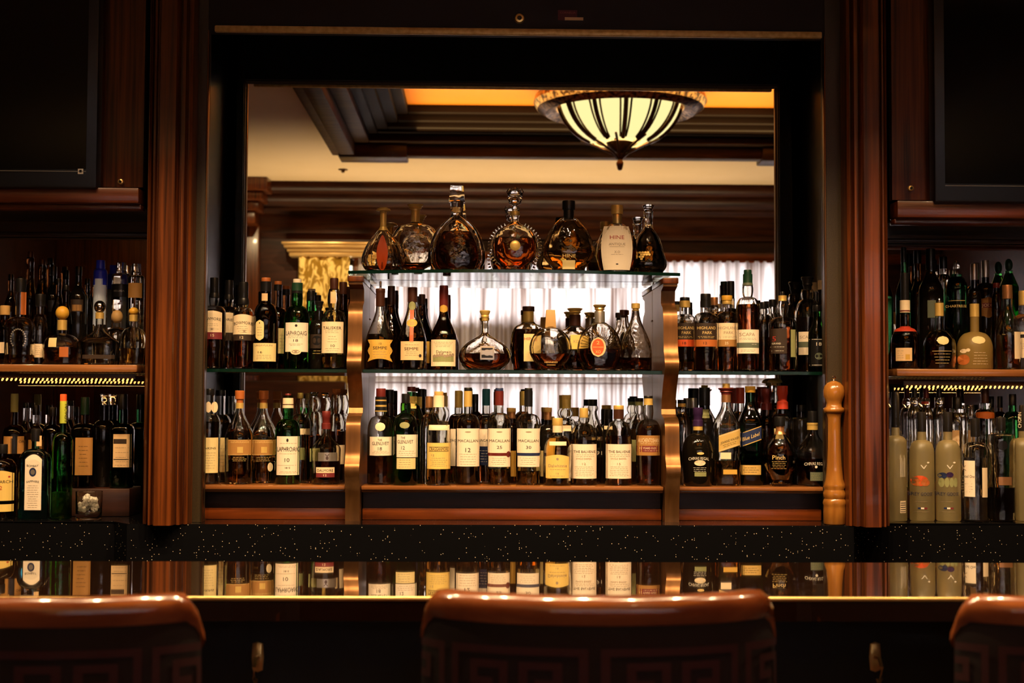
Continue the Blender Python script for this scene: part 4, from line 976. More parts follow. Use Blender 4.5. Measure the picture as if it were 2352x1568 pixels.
B(WB,'whisky bottle with gold capsule and pink-cream label, just left of the big 12','low',1053,46,935,972,950,18,row=1,liq=('amber',955),caps=[(897,936,17,'gold')],group=g,labels=[(1031,985,1066,1070,'white',{'in':[T('MACALLAN',1052,1011,40,6)]})])
MAC = lambda x,band,num,more: [(x-26,984,x+26,1071 if not band else 1040,'white',{'in':[Ov(x,992,7,1.5,'greyink'),T('MACALLAN',x,1012,46,6.5),T(num,x,1033 if not band else 1027,12,10 if not band else 7)]+([Ln(x-20,x+20,1043,1066,5)] if not band else [])})]+([(x-26,1040,x+26,1047,band),(x-25,1047,x+25,1072,'white',{'in':[Ln(x-20,x+18,1052,1066,4)]})] if band else [])
B(WB,'whisky bottle with black cap, gold capsule and large cream label reading 12','low',1075,56,930,980,950,18,liq=('amber',962),caps=[(890,899,18,'black')],sleeves=[(898,934,'gold')],group=g,labels=MAC(1075,None,'12',1))
B(WB,'dark bottle with tall black cap between the big 12 and the blue-capped one','low',1092,36,925,985,945,14,cy=4.40,glass='dark',caps=[(905,926,14,'black')],group=g)
B(WB,'whisky bottle with petrol blue capsule and navy lower label','low',1117,50,930,978,950,18,row=1,liq=('red',955),caps=[(893,931,18,'blue')],group=g,labels=[(1096,985,1139,1025,'white',{'in':[T('MACALLAN',1119,1011,42,6)]}),(1096,1025,1139,1068,'navy',{'in':[Ln(1102,1134,1035,1060,5,'whiteink')]})])
B(WB,'whisky bottle with red capsule and cream label with red band reading 25','low',1147,54,928,975,948,19,liq=('gold',1075),caps=[(891,899,18,'navy')],sleeves=[(898,931,'maroon')],group=g,labels=MAC(1147,'maroon','25',1)+[(1163,1036,1174,1050,'maroon',{'s':'oval','lift':.001,'name':'wax_seal'})])
B(WB,'dark bottle with orange cork behind the one reading 25','low',1176,36,960,990,972,17,row=1,glass='brown',caps=[(937,946,18,'cork'),(945,962,17,'copper','cyl','foil_cap')],group=g,labels=[(1172,1035,1188,1094,'ochre')])
B(WB,'whisky bottle with tall black capsule and cream label with navy band reading 30','low',1214,57,932,975,950,18,liq=('gold',1080),caps=[(891,899,18,'black')],sleeves=[(898,934,'black')],group=g,labels=MAC(1214,'navy','30',1))
B(WB,'gold-capped bottle close behind the one reading 30','low',1203,40,930,975,945,14,row=1,glass='clear',caps=[(898,931,14,'gold')],group=g)
B(WB,'dark bottle with cream cork and copper capsule left of the squat yellow label one','low',1259,46,964,1000,975,18,row=1,glass='dark',caps=[(936,946,18,'cork'),(945,966,17,'copper','cyl','foil_cap')],group=g,labels=[(1240,1035,1256,1094,'pale')])
B(WB,'squat bright amber bottle with gold cap and yellow label reading 15','low',1281,65,992,1030,1000,22,cy=4.222,liq=('gold',1006),caps=[(960,977,24,'gold')],sleeves=[(976,993,'cream')],group=g,
  labels=[(1262,1014,1301,1023,'cream',{'name':'collar_label'}),(1254,1049,1307,1098,'yellow',{'s':'arch2','in':[T('Dalwhinnie',1281,1069,42,7,'greyink'),Ov(1280,1054,3,3,'greyink'),Ln(1262,1300,1078,1080,1),T('15',1280,1087,6,4,'greyink'),Ln(1260,1300,1093,1094,1)]})])
B(WB,'clear bulb-necked bottle with orange-gold cork standing behind the squat amber one','low',1301,52,938,995,960,20,row=1,liq=('amber',1005),nb=5,caps=[(907,917,22,'cork')],sleeves=[(917,938,'gold')],group=g,labels=[(1283,977,1312,990,'cream'),(1284,1030,1320,1080,'pale')])
BAL = lambda x: [(x-30,1020,x+30,1099,'white',{'in':[T('THE BALVENIE',x+2,1037,50,6),Ln(x-20,x+26,1044,1048,2),T('SINGLE BARREL',x,1053,36,4,'greyink'),T('12' if x<1400 else '15',x,1065,8,5,'greyink'),Ln(x-22,x+24,1072,1092,6)]})]
B(WB,'bottle with yellow-gold cork and wide cream label, right of the squat amber one','low',1341,62,958,1012,972,20,liq=('red',1010),nb=3,caps=[(937,959,21,'gold')],group=g,labels=BAL(1341))
B(WB,'clear sloping bottle with black cap and dark banded label behind two cream labels','low',1362,52,930,1000,945,18,row=1,liq=('amber',1005),nb=3,shape='slope',caps=[(917,932,20,'black')],group=g,labels=[(1345,1002,1384,1012,'darkbrown',{'in':[T('BRUT',1370,1007,18,5,'goldink')]}),(1345,1028,1384,1050,'black',{'in':[T('91',1376,1040,14,9,'whiteink')]})])
B(WB,'black-capped dark bottle left of the dark-capsuled wide label one','low',1398,42,962,1000,975,19,row=1,glass='dark',caps=[(940,963,19,'black')],group=g,labels=[(1388,978,1404,986,'cream')])
B(WB,'bottle with dark capsule and wide cream label, second from the right bracket','low',1421,62,960,1012,966,23,liq=('red',1000),shape='round',caps=[(931,941,24,'gold')],sleeves=[(940,962,'brown')],group=g,labels=BAL(1421))
B(WB,'clear bottle with black cap and pale neck band behind the reddish last bottle','low',1468,50,930,1000,950,18,row=1,liq=('gold',985),nb=3,caps=[(914,922,20,'black')],sleeves=[(921,931,'olive')],group=g,labels=[(1450,1010,1474,1060,'olive')])
B(WB,'reddish bottle with dark brown and red label, last before the right bracket','low',1489,57,928,992,963,20,liq=('red',975),nb=2,caps=[(909,916,21,'black')],sleeves=[(915,930,'gold')],group=g,
  labels=[(1463,1000,1517,1046,'amberpaper',{'in':[T('AUCHENTOSHAN',1490,1011,47,10,'cream'),Ln(1468,1518,1019,1020,1,'cream'),Rc(1464,1024,1520,1038,'burg'),T('12 YEARS OLD',1488,1029,36,5,'cream'),Ln(1468,1516,1035,1036,1,'cream')]})])
# ---- right middle
g = 'bottles on the right middle glass shelf'
HP = lambda x,col,num,bg,ink: [(x-27,742,x+27,780,bg,{'in':[T('HIGHLAND',x+2,753,42,7,ink),T('PARK',x+3,764,22,7,ink),Ln(x-20,x+22,773,776,2,ink)]}),(x-27,780,x+27,796,col,{'in':[T(num,x-2,788,8,6,'ink' if col!='amberpaper' else 'cream')]})]
B(WB,'bottle with dark label over an orange-red band beside the right bracket','mid',1573,54,704,748,722,24,row=1,liq=('amber',826),caps=[(683,692,23,'black')],sleeves=[(691,706,'gold')],group=g,labels=HP(1573,'redorange','18','darkbrown','goldink'))
B(WB,'bottle with dark label over a yellow-orange band reading 12','mid',1621,56,705,738,718,24,liq=('dark',742),caps=[(675,693,24,'black')],sleeves=[(692,706,'black')],group=g,labels=HP(1621,'orange','12','darkbrown','goldink'))
B(WB,'copper-capped bottle behind the yellow-orange band one','mid',1641,44,700,742,720,16,row=1,glass='clear',nb=2,caps=[(683,701,17,'copper')],group=g)
B(WB,'bottle with yellow cork and cream label over a brown band reading 25','mid',1670,52,698,740,716,22,liq=('amber',735),caps=[(679,690,25,'ball'),(689,699,22,'gold','cyl','foil_cap')],group=g,labels=HP(1670,'amberpaper','25','cream','greyink'))
B(WB,'tall black-capped bottle rising behind the yellow cork one','mid',1679,48,685,735,708,18,row=1,glass='clear',caps=[(646,686,17,'black')],group=g,labels=[(1668,690,1688,699,'cream')])
B(WB,'tall round-shouldered red amber bottle with green capsule and white label with grey band','mid',1718,55,650,712,682,21,liq=('red',700),nb=2.5,caps=[(620,632,18,'green')],sleeves=[(630,652,'green'),(650,656,'greygreen')],group=g,
  labels=[(1692,757,1744,787,'white',{'in':[T('SCAPA',1716,768,34,8,'greyink'),Ln(1698,1738,777,780,2)]}),(1692,787,1744,799,'greygreen',{'in':[Ln(1725,1738,791,792,1,'whiteink')]}),(1692,799,1744,812,'white',{'in':[Ln(1700,1736,804,807,2)]})])
B(WB,'clear bottle with small black cap right of the red amber bottle','mid',1754,44,708,748,722,16,row=1,liq=('amber',775),nb=2,caps=[(694,709,16,'black')],group=g)
B(WB,'clear bottle with dark cork, second behind the gold-banded one','mid',1775,42,703,745,720,16,row=1,liq=('amber',780),nb=2,caps=[(688,704,17,'black')],group=g)
B(WB,'broad clear triangular bottle with gold neck band, black tip and dark label','mid',1798,62,690,745,728,18,nb=5,liq=('dark',752),sq=3,caps=[(670,680,10,'black')],sleeves=[(679,691,'gold')],group=g,
  labels=[(1769,755,1806,812,'darkbrown',{'in':[T('5',1778,778,7,12,'redink'),T('GRAND',1783,789,18,4,'whiteink'),Ln(1772,1800,797,806,2,'whiteink')]}),(1815,757,1827,820,'olive')])
B(WB,'wide clear bottle with round black stopper and white label behind the green one','mid',1856,58,665,730,688,26,liq=('dark',730),nb=3,caps=[(636,666,30,'black','flare','stopper')],row=1,group=g,labels=[(1836,762,1866,785,'white',{'in':[T('SCAPA',1852,774,28,7,'greyink')]}),(1836,785,1866,798,'greygreen'),(1836,798,1866,815,'white')])
B(WB,'bottle with pale cork stopper next to the right pillar','mid',1889,28,664,735,690,18,cy=4.41,glass='clear',caps=[(644,665,19,'cream')],group=g)
B(WB,'green bottle with black cap and dark label reading 18, last before the right pillar','mid',1878,42,714,770,728,18,glass='green',shape='slope',caps=[(701,715,20,'black')],group=g,labels=[(1858,778,1902,842,'black',{'in':[T('18',1880,790,12,8,'whiteink'),Rc(1860,779,1899,780,'whiteink'),Ov(1880,818,9,8,'greygreen'),Rc(1860,838,1899,839,'whiteink')]})])
# ---- right low
g = 'bottles on the right low wooden shelf'
B(WB,'small gold-banded bottle behind, nearest the right bracket','low',1566,40,932,985,950,18,row=1,glass='clear',nb=2,caps=[(918,926,20,'black')],sleeves=[(925,934,'gold')],group=g)
B(WB,'bottle with silver-grey capsule behind the dark 18 flask','low',1592,38,936,990,955,17,row=1,glass='dark',caps=[(914,937,18,'silver')],group=g)
B(WB,'tall black-capped bottle behind and right of the dark 18 flask','low',1618,42,930,985,950,24,row=1,glass='dark',caps=[(890,931,26,'black')],group=g,labels=[(1606,940,1630,960,'olive')])
B(WB,'dark rounded flask bottle with purple cap and white lettering around number 18','low',1603,74,986,1042,994,21,cy=4.215,glass='dark',br=.86,caps=[(936,978,24,'purple','taper')],sleeves=[(976,988,'gold')],group=g,
  labels=[(1570,1035,1636,1100,'black',{'nobase':1,'name':'printed_label','in':[T('CHIVAS REGAL',1605,1052,46,7,'whiteink',2),Ov(1607,1063,13,6.5,'cream'),Ov(1607,1063,11.5,5.2,'black',.0002),T('18',1608,1063,9,7,'whiteink'),Ln(1590,1624,1074,1082,3,'whiteink'),Rc(1595,1084,1622,1094,'olive'),Ov(1608,1041,8,3,'goldink')]})])
B(WB,'square carafe-shaped bottle with red-brown stopper and slanted gold label','low',1668,62,905,985,925,20,shape='slope',liq=('amber',1056),sq=5,caps=[(881,892,17,'gold'),(891,906,38,'maroon','flare','stopper')],sleeves=[(905,924,'copper')],group=g,
  labels=[(1650,992,1699,1030,'gold',{'shear':.33,'in':[T('JOHNNIE WALKER',1675,1011,42,6,'ink'),Rc(1650,994,1698,995,'cream'),Rc(1650,1027,1698,1028,'cream'),Ln(1658,1692,1018,1022,2,'ink')]}),(1654,1039,1678,1054,'cream'),(1660,1078,1692,1089,'ochre')])
B(WB,'tall green glass bottle with gold cap and slanted black label','low',1723,55,900,975,922,22,shape='slope',glass='dgreen',sq=4,caps=[(887,901,24,'ball')],group=g,
  labels=[(1699,986,1748,1018,'navy',{'shear':.36,'in':[T('Blue Label',1724,1002,38,9,'goldink'),Rc(1699,986,1748,988,'gold'),Rc(1699,1016,1748,1018,'gold')]}),(1702,1068,1747,1090,'gold',{'in':[Ln(1706,1742,1074,1084,3,'ink')]}),(1718,1047,1732,1062,'gold',{'nobase':1,'name':'emblem','in':[Ov(1725,1054,3,6,'gold')]})])
B(WB,'bottle with a red cap peeking left of the gold-capped green one','low',1700,40,925,980,945,18,cy=4.40,glass='clear',caps=[(890,926,20,'red')],group=g)
B(WB,'bottle with a dark maroon conical cap behind, in front of the curtain reflection','low',1760,40,940,985,955,20,row=1,glass='brown',caps=[(892,941,26,'maroon','taper')],group=g)
B(WB,'dark bottle with big gold ball stopper high behind the red-capped bottle','low',1780,42,900,960,925,18,cy=4.405,glass='clear',caps=[(884,901,10,'glass'),(868,885,34,'brass','mush','stopper')],group=g)
B(WB,'bottle with bright red tapered wax cap','low',1797,46,938,970,950,24,cy=4.385,liq=('amber',985),sq=4,caps=[(886,939,27,'red','taper')],group=g,labels=[(1776,984,1800,1008,'pale')])
B(WB,'teardrop three-sided bottle with dark cap, copper neck and gold lettering','low',1791,76,992,prof=[(9,990),(13,997),(24,1012),(34,1030),(38,1050),(36,1070),(28,1090),(20,1102),(24,1112),(25,1116)],liq=('dark',1045),dp=.8,caps=[(957,978,24,'black')],sleeves=[(977,997,'copper')],cy=4.225,group=g,
  labels=[(1763,1040,1820,1085,'black',{'nobase':1,'name':'printed_label','in':[T('Pinch',1788,1050,28,10,'goldink'),Ln(1772,1806,1060,1076,5,'goldink')]})])
B(WB,'sloping bottle with dark cap, gold band and white lettering beside the pepper mill','low',1866,74,985,1040,992,24,shape='slope',liq=('dark',1052),br=.95,caps=[(944,972,22,'black'),(971,977,26,'gold','cyl','band')],sleeves=[(976,987,'gold')],group=g,
  labels=[(1835,1040,1899,1110,'darkbrown',{'nobase':1,'name':'printed_label','in':[T('CHIVAS REGAL',1872,1064,48,7,'whiteink',2),Ov(1873,1072,3,3,'whiteink'),Rc(1860,1084,1890,1104,'greygreen'),Ln(1862,1888,1088,1100,4,'olive')]})])
B(WB,'dim bottle with gold shoulder line behind, left of the one by the pepper mill','low',1840,48,945,965,958,20,row=1,glass='dark',caps=[(930,946,20,'black')],group=g)
# pepper mill
s = 4.10/FPX; p = P(1917,1190,4.085); zc = lambda y: P(1917,y,4.085).z-ZCNT
root = empty('pepper_mill', (p.x,4.085,ZCNT+.0003), 'tall turned wooden pepper mill with a round head and silver knob', 'pepper mill')
m_ = lambda hw,y: (hw*s, zc(y))
lobj('mill_body', [(0,0),(23*s,0),(25*s,.003),m_(25,1168),m_(25,1160),m_(27,1155),m_(25,1148),m_(23,1145),m_(25,1140),m_(26,1133),m_(23,1126),m_(22,1123),m_(25,1118),m_(24,1112),m_(20,1100),m_(17,1070),m_(15,1030),m_(14.5,990),m_(15,960),m_(17,952),m_(19,949),(0,zc(949))], woodl, root, 36, angle=50)
lobj('mill_head', [(0,zc(949)+.0005),m_(20,948.5),m_(24,944),m_(24,938),m_(18,934),m_(17,926),m_(20,918),m_(24,908),m_(24.5,898),m_(22,887),m_(15,879),m_(6,875),(0,zc(874))], woodl, root, 36, angle=60)
lobj('knob', [(0,zc(875)),m_(3,874),m_(2,871),m_(5,869),m_(5.5,866),m_(3,863),(0,zc(862.5))], chrome, root, 16)
# ---- far left upper
g = 'bottles in the left side bay above the wooden shelf'
B('liqueur_bottle','dark bottle with small cream side label at the very left of the wooden shelf','side',8,36,722,760,735,20,glass='brown',caps=[(702,723,22,'cork')],group=g,labels=[(0,786,14,811,'cream')])
B('tequila_bottle','broad dark bottle with a beaded horseshoe emblem and orange neck ribbon','side',43,66,670,752,728,22,liq=('gold',815),sq=3,dp=.6,caps=[(640,671,24,'black')],group=g,
  labels=[(46,670,56,722,'orange',{'name':'ribbon'}),(16,745,72,820,'black',{'nobase':1,'name':'horseshoe','in':[Ov(43+17*math.cos(a),778-22*math.sin(a),1.8,1.8,'silver') for a in [PI*(-.25+1.5*k/18) for k in range(19)]]})])
B('liqueur_bottle','slim bottle with black cap and cream lower label, right of the horseshoe bottle','side',89,40,702,762,722,20,liq=('dark',770),caps=[(676,703,23,'black')],group=g,labels=[(75,790,97,821,'cream',{'in':[Ln(78,94,796,814,5)]})])
B('tequila_bottle','squat round amber-tinted bottle with a yellow ball cork','side',140,86,758,800,766,20,liq=('amber',800),sq=2.4,dp=.7,shape='round',caps=[(703,734,30,'ball','ball','ball_cork')],sleeves=[(735,758,'gold')],group=g,labels=[(112,776,131,797,'pale'),(138,797,158,820,'orange')])
B('tequila_bottle','squat clear square-shouldered bottle with domed chrome stopper and gold neck band','side',226,88,732,790,752,18,shape='slope',liq=('clear',775),sq=3.4,dp=.7,caps=[(690,719,26,'chrome','ball','ball_stopper')],sleeves=[(718,732,'gold')],group=g,labels=[(190,815,262,824,'darkbrown')])
B('tequila_bottle','squat clear bottle with yellow ball cork against the left pillar','side',304,62,738,790,752,18,liq=('gold',800),sq=3,dp=.7,caps=[(706,724,22,'ball','ball','ball_cork')],sleeves=[(723,738,'gold')],group=g)
B('tequila_bottle','bottle with a brown wooden ball stopper behind the domed chrome one','side',266,60,742,785,752,17,row=1,glass='clear',sq=3,dp=.7,caps=[(712,742,26,'wood','ball','ball_cork')],group=g)
for x,t_,lb in ((64,578,'tall ribbed dark bottle rising behind the horseshoe bottle'),(92,596,'tall dark ribbed bottle behind, second from the left')): B('liqueur_bottle',lb,'side',x,30,t_+14,690,640,17,row=1,glass='brown',shape='slope',caps=[(t_,t_+16,14,'brown')],group=g)
for x,lb in ((118,'black square-shouldered bottle with silver shoulder lines, left of the pair'),(176,'black square-shouldered bottle with silver shoulder lines, right of the pair')):
    B('liqueur_bottle',lb,'side',x,42,632,685,650,14,row=1,glass='dark',shape='slope',caps=[(612,633,15,'black')],group=g,labels=[(x-14,688,x+14,716,'darkbrown'),(x-10,700,x+12,714,'amberpaper')] if x>150 else [(x-16,690,x+16,716,'black')])
B('vodka_bottle','tall cylinder bottle glowing blue and white','side',226,30,612,628,618,20,cy=4.37,glass='clear',caps=[(598,613,20,'royal')],sleeves=[(613,655,'royal')],group=g,labels=[(212,640,241,745,'icewhite')])  # the bottle's blue and white glow is put into sleeve and label colours
B('vodka_bottle','tall clear vodka bottle with broad black label band by the pillar','side',274,42,622,636,628,24,cy=4.40,glass='clear',caps=[(603,623,22,'glass')],group=g,labels=[(254,652,294,682,'black',{'in':[T('BELUGA',274,668,24,4,'silver')]})])
B('vodka_bottle','clear bottle with brown gold band pressed against the left pillar','side',309,36,625,640,632,22,row=1,glass='clear',caps=[(606,626,20,'glass')],group=g,labels=[(293,650,325,684,'amberpaper')])
for x,t_ in ((20,630),(130,640),(196,640),(148,655)): B('liqueur_bottle','dim unlabelled dark bottle in the back row of the left bay','side',x,30,t_+12,t_+80,t_+40,13,cy=4.405,glass='brown',shape='slope',caps=[(t_,t_+14,12,'black')],group='dim bottles at the back of the left bay')
# ---- far left low
g = 'bottles on the granite in the left side bay'
B('rum_bottle','bottle with bright yellow label cut by the left edge of the photo','cnt',8,64,1040,1075,1052,22,glass='brown',caps=[(1020,1041,24,'black')],group=g,labels=[(-20,1087,29,1150,'yellow',{'s':'arch2','in':[T('MONARCH',3,1106,44,7),T('12',2,1120,9,9,'redink'),Ov(20,1095,2,2,'redink')]}),(-20,1158,35,1175,'yellow')])
B('gin_bottle','teal square gin bottle with a tall white arched label','cnt',84,66,1012,1060,1030,17,glass='teal',sq=5,dp=.75,caps=[(985,1013,20,'black')],group=g,
  labels=[(57,1053,98,1173,'black',{'s':'arch2','lift':-.0003,'name':'label_border'}),(58.5,1055,96.5,1171,'white',{'s':'arch2','in':[T('BOMBAY',77,1070,26,5,'ink',-1.5),Ov(77,1084,8,10,'navy'),Ov(77,1084,5,6,'silver',.0003),T('SAPPHIRE',77,1105,28,5,'ink',1.5),Ln(64,90,1115,1165,11)]}),(80,1001,90,1025,'peach')])
B('liqueur_bottle','tall slim green bottle with lime neck label and embossed vertical lettering','cnt',146,46,925,1018,992,14,glass='green',nb=0,shape='round',caps=[(905,921,15,'redorange')],sleeves=[(921,972,'lime')],group=g,
  labels=[(130,1010,162,1150,'lime',{'nobase':1,'name':'embossed_lettering','in':[('V','TERRITORIO',146,1080,13,118,'lime')]}),(141,925,153,970,'lime',{'nobase':1,'name':'neck_lettering','in':[('V','LEMON',148,948,7,38,'ink')]})])
# ice tumbler
p = P(205,1190,4.20); s = 4.2/FPX; root = empty('tumbler', (p.x,4.195,ZCNT+.0004), 'low clear tumbler filled with crushed ice on the granite', 'glass')
r0 = 30*s; hh = P(205,1128,4.2).z-ZCNT
lobj('glass', [(0,0),(r0*.92,0),(r0*.96,.002),(r0,hh),(r0-.0015,hh+.0005),(r0-.003,hh),(r0*.96-.003,.020),(r0*.85,.017),(0,.016)], G['clear'], root, 32)
bm = bmesh.new(); rd = random.Random(9)
for k in range(70):
    a=rd.uniform(0,2*PI); q=(r0-.012)*math.sqrt(rd.random()); z=.026+rd.random()*(hh*.62-.02)+ (.012 if q<r0*.4 else 0)
    m0 = Matrix.Translation((q*math.cos(a),q*math.sin(a),z)) @ Matrix.Rotation(rd.uniform(0,3),4,Vector((rd.random(),rd.random(),rd.random())).normalized())
    bmesh.ops.create_icosphere(bm, subdivisions=1, radius=rd.uniform(.006,.009), matrix=m0)
ic = obj('crushed_ice', bm, mat('ice',(.92,.90,.84),.25,0,.35,1.31), root, smooth=False); ic['kind']='stuff'
g = 'bottles on the low step in the left side bay'
B('liqueur_bottle','bottle with black and gold label behind the yellow label one','ris',34,52,945,1000,975,16,glass='brown',caps=[(904,946,17,'olive')],group=g,labels=[(8,1002,30,1042,'amberpaper'),(26,998,42,1042,'black'),(40,1002,60,1042,'amberpaper',{'in':[T('OR',47,1014,8,6,'ink')]})])
B('liqueur_bottle','clear bottle with sharp sloping shoulders behind the teal gin bottle','ris',84,50,952,1000,975,16,glass='clear',shape='slope',caps=[(930,953,16,'black')],group=g,labels=[(66,1010,102,1040,'amberpaper')])
B('liqueur_bottle','dark bottle behind the slim green bottle','ris',122,44,955,1000,975,16,glass='brown',caps=[(935,956,17,'black')],group=g)
B('whisky_bottle','tall dark bottle with plain amber-brown label, right of the slim green bottle','ris',196,52,952,990,972,20,glass='brown',sq=4,caps=[(912,953,19,'green')],group=g,labels=[(174,1005,212,1091,'amberpaper',{'in':[Ln(182,204,1025,1070,6,'darkbrown')]})])
B('whisky_bottle','black bottle with clear neck above the ice tumbler','ris',240,48,930,990,965,22,glass='dark',caps=[(905,931,20,'glass','flare','stopper')],group=g)
B('gin_bottle','dark teal bottle with cream label and black strip beside the left pillar','ris',283,50,940,990,972,22,glass='dgreen',sq=4,caps=[(905,941,20,'black')],group=g,labels=[(261,997,301,1073,'peach',{'in':[Rc(262,1008,292,1019,'darkbrown'),Ln(264,298,1028,1050,3),Rc(262,1054,300,1056,'ink'),Ln(264,298,1060,1068,2)]})])
for x,t_ in ((60,925),(150,920)): B('liqueur_bottle','dim unlabelled bottle in the last row behind the low left step','ris',x,28,t_+10,t_+70,t_+40,12,cy=4.425,glass='clear',shape='slope',caps=[(t_,t_+12,11,'black')],group='dim bottles at the back of the low left step')
# ---- far right upper
g = 'bottles in the right side bay above the wooden shelf'
B('liqueur_bottle','dark bottle with white neck label, red collar and small cream label near the pillar','side',2080,64,722,790,752,22,glass='brown',caps=[(627,690,18,'black')],sleeves=[(690,718,'cream'),(713,716,'maroon'),(750,762,'red','red_collar')],group=g,labels=[(2060,799,2093,829,'peach',{'in':[Ln(2062,2074,806,822,4),Rc(2078,814,2088,826,'ochre')]})])
B('liqueur_bottle','dark amber bottle with gold neck foil, silver tip and cream wax seal','side',2159,74,722,800,758,19,shape='round',liq=('dark',775),caps=[(684,698,8,'chrome','mush','pourer')],sleeves=[(696,726,'gold')],group=g,
  labels=[(2152,772,2178,792,'pale',{'s':'oval','name':'wax_seal'}),(2140,805,2186,838,'brown',{'nobase':1,'name':'printed_label','in':[Rc(2142,806,2184,806.8,'goldink'),Ln(2144,2182,813,834,4,'goldink')]})])
B('liqueur_bottle','golden brown satin bottle with peach emblem and white blossom','side',2240,80,726,800,762,20,glass='gfrost',caps=[(688,700,8,'navy','mush','pourer')],sleeves=[(698,728,'gold')],group=g,
  labels=[(2232,772,2262,790,'pale',{'s':'oval','name':'seal'}),(2200,800,2270,840,'brown',{'nobase':1,'name':'printed_label','in':[Ov(2217,826,10,12,'orange'),Ov(2217,806,5,5,'cream'),Ov(2224,804,4,4,'cream'),Ln(2232,2268,810,836,5,'cream')]})])
B('liqueur_bottle','clear sloping bottle with copper-gold capsule and cream label at right edge','side',2316,58,684,765,700,22,shape='slope',liq=('red',770),caps=[(655,686,23,'copper')],group=g,labels=[(2300,760,2312,820,'maroon',{'nobase':1,'name':'edge_print','in':[Ln(2302,2311,770,815,6,'maroon')]}),(2328,762,2345,824,'cream')])
B('liqueur_bottle','bottle with cream box-like label cut by the right edge, black heading','side',2352,44,700,748,722,20,glass='clear',caps=[(668,701,20,'gold')],group=g,labels=[(2330,762,2374,822,'cream',{'in':[Rc(2336,768,2372,776,'ink'),Ln(2334,2370,790,800,3)]})])
B('liqueur_bottle','bottle with plain pale label between satin bottle and copper-capped bottle','side',2296,36,712,762,735,16,row=1,glass='clear',caps=[(690,713,16,'black')],group=g,labels=[(2284,768,2308,823,'pale')])
B('liqueur_bottle','tall dark bottle with pointed pourer behind the white neck label one','side',2078,38,600,680,625,12,row=1,shape='slope',glass='dgreen',caps=[(568,602,13,'black')],group=g)
B('liqueur_bottle','bottle with dark flat cap against the orange reflection, second in back row','side',2110,34,604,680,640,15,cy=4.405,shape='slope',glass='brown',caps=[(576,605,18,'black')],group=g)
B('liqueur_bottle','tallest black bottle in the back row of the right bay','side',2140,56,620,668,625,22,row=1,shape='slope',glass='dark',caps=[(572,621,22,'black')],group=g,labels=[(2130,690,2148,730,'greygreen')])
B('liqueur_bottle','clear-shouldered bottle with black cap behind the gold foil one','side',2169,34,616,650,630,17,cy=4.40,glass='clear',caps=[(590,617,18,'black')],group=g)
B('liqueur_bottle','dark green bottle with round glass top and gold arched lettering','side',2200,48,630,668,636,24,row=1,glass='dgreen',caps=[(597,631,16,'glass','mush','stopper')],group=g,labels=[(2172,694,2224,712,'black',{'nobase':1,'name':'lettering','in':[T('CHARTREUSE',2198,703,44,6,'goldink'),Rc(2182,690,2216,691,'goldink')]})])
B('liqueur_bottle','bottle with silver striped capsule left of the one with the plate label','side',2240,32,642,690,662,15,row=1,glass='dark',caps=[(606,643,16,'silver')],group=g)
B('liqueur_bottle','bottle with silver capsule and cream plate label with red letters','side',2266,46,636,668,650,17,row=1,glass='dark',caps=[(598,637,18,'silver')],group=g,labels=[(2247,682,2288,730,'amberpaper',{'s':'pill','in':[Rc(2245,696,2290,707,'burg'),T('JODD',2268,701,26,7,'cream')]})])
B('liqueur_bottle','pyramid-shouldered green bottle with glass stopper in the back row','side',2320,44,622,660,628,18,cy=4.405,shape='cone',glass='green',caps=[(594,623,18,'green','ball','stopper')],group=g)
B('liqueur_bottle','bottle with purple-red body behind the copper-capped one','side',2291,22,660,700,672,14,cy=4.41,glass='brown',caps=[(650,661,15,'maroon')],group=g)
# ---- far right low
g = 'bottles on the granite in the right side bay'
BK = [Ov(0,0,0,0,'cream')]
def goose(x, label, fruit):
    fr = [Ov(x-3,1104,17,12,'redorange'),Ov(x+8,1108,10,8,'orange',.0002),Ov(x-10,1108,9,8,'orange',.0002)] if fruit=='orange' else [Ov(x+q,1108,5,11,'olive') for q in (-12,-2,8,17)]+[Ov(x-10,1092,8,7,'navy'),Ov(x+4,1090,8,6,'purple')]
    B('vodka_bottle',label,'cnt',x,56,990,1040,1010,20,glass='frost',caps=[(946,991,21,'black')],group=g,
      labels=[(x-28,1050,x+28,1180,'white',{'nobase':1,'name':'printed_label','in':fr+[('T','V',x+4,1072,15,10,'whiteink',0),Ov(x+14,1062,3,2,'whiteink'),T('GREY GOOSE',x,1134,50,8,'navy'),Rc(x-8,1165,x-2,1169,'navy'),Rc(x-2,1165,x+5,1169,'whiteink'),Rc(x+5,1165,x+12,1169,'burg'),Ln(x-16,x+16,1152,1153,1,'greyink'),Ln(x-16,x+16,1175,1177,1,'greyink')]})])
B('vodka_bottle','frosted bottle with white tree drawing cut by the right pillar','cnt',2056,50,980,1020,1000,18,glass='frost',caps=[(900,981,19,'black')],group=g,
  labels=[(2064,1040,2082,1095,'white',{'nobase':1,'name':'tree_drawing','in':[('R',2066+3*k,1045+6*(k%3),2067+3*k,1095,'whiteink') for k in range(5)]}),(2066,1150,2081,1178,'cream',{'in':[Rc(2067,1154+5*k,2080,1155.6+5*k,'ink') for k in range(5)]})])
goose(2116,'frosted vodka bottle with orange fruit picture and flying birds','orange')
goose(2176,'frosted vodka bottle with yellow pears and purple fruit picture','pear')
B('vodka_bottle','clear vodka bottle with black cap and cream label standing beside two frosted ones','cnt',2239,60,1002,1035,1015,19,liq=('clear',1050),caps=[(961,1003,21,'black')],group=g,labels=[(2210,1058,2238,1141,'white',{'in':[T('Ketel One',2226,1094,22,7),T('K',2220,1075,6,12,'greyink'),Ln(2214,2234,1105,1130,5)]}),(2254,1074,2268,1142,'cream')])
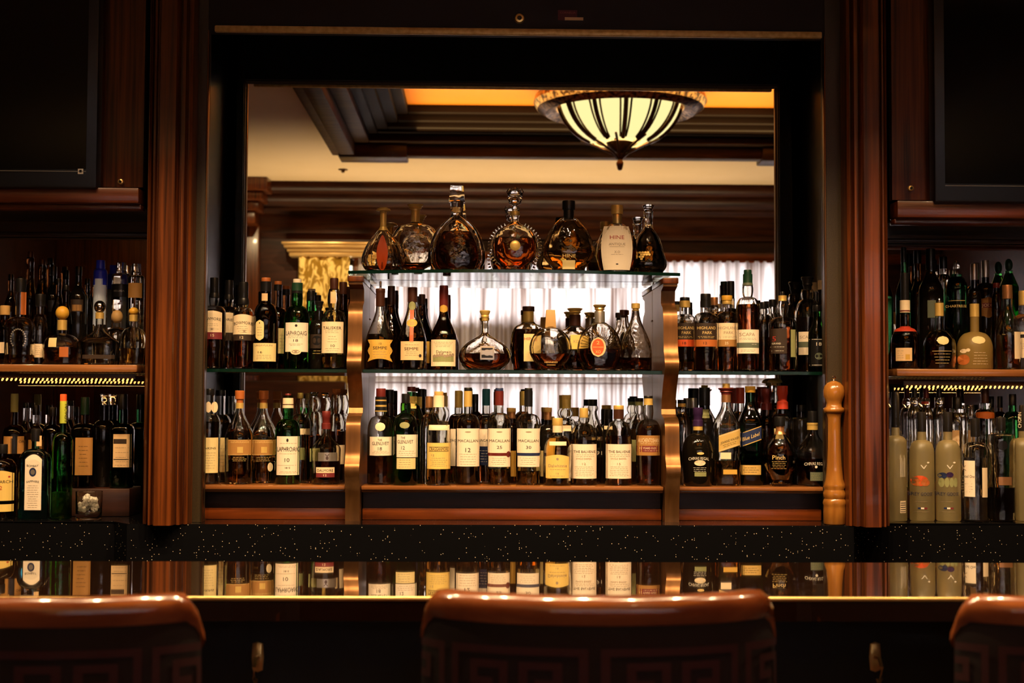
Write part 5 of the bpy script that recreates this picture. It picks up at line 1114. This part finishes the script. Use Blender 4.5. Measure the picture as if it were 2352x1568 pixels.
B('vodka_bottle','clear straight bottle with black dot and copper band, dark lower half','cnt',2298,56,988,1002,994,18,liq=('black',1118),sq=3,caps=[(958,989,20,'black')],group=g,labels=[(2290,1012,2312,1034,'black',{'s':'oval'}),(2292,1095,2322,1114,'copper')])
B('vodka_bottle','frosted bottle with black vertical-lettered cap at the right edge','cnt',2350,60,990,1030,1005,22,glass='frost',caps=[(930,991,22,'black')],group=g,labels=[(2330,1050,2372,1160,'ink',{'nobase':1,'name':'drawing','in':[('V','Absolut',2342,1100,14,70,'ink')]}),(2341,940,2352,985,'black',{'name':'cap_lettering','nobase':1,'in':[('V','CHOPIN',2349,965,6,36,'whiteink')]})])
g = 'bottles on the low step in the right side bay'
for x,t_,c_,lb in ((2100,884,'black','clear bottle with black pourer cap, first of three in the back row'),(2127,886,'maroon','clear bottle with maroon cap, second of three in the back row'),(2157,884,'black','clear bottle with black cap, third of three in the back row')):
    B('liqueur_bottle',lb,'ris',x,34,t_+28,t_+80,t_+50,16,glass='clear',nb=2,caps=[(t_,t_+29,12,c_)],group=g,labels=[(x-7,t_+36,x+7,t_+42,'red')] if c_=='maroon' else [])
B('vodka_bottle','wide clear bottle with cream label behind the pear picture bottle','ris',2198,48,938,960,948,34,glass='clear',caps=[(912,939,22,'black')],group=g,labels=[(2186,988,2202,1040,'cream')])
B('vodka_bottle','clear bottle with cream label strip behind the clear black-capped vodka','ris',2226,40,955,975,962,18,cy=4.415,glass='clear',caps=[(930,956,18,'glass')],group=g,labels=[(2211,988,2240,1025,'cream')])
B('liqueur_bottle','broad glass decanter with orange glow behind the dark-dotted bottle','ris',2262,48,925,955,940,24,glass='clear',caps=[(892,926,18,'brown')],group=g,labels=[(2246,945,2284,962,'orange',{'s':'pill'})])
B('gin_bottle','green bottle with leaf marks in the back row at right','ris',2325,44,930,965,945,18,glass='green',caps=[(905,931,18,'black')],group=g)
B('liqueur_bottle','slim dark bottle between orange glow decanter and green bottle','ris',2296,30,935,965,945,12,cy=4.42,glass='brown',caps=[(910,936,13,'black')],group=g)
print('BOTTLES', COUNT[0])
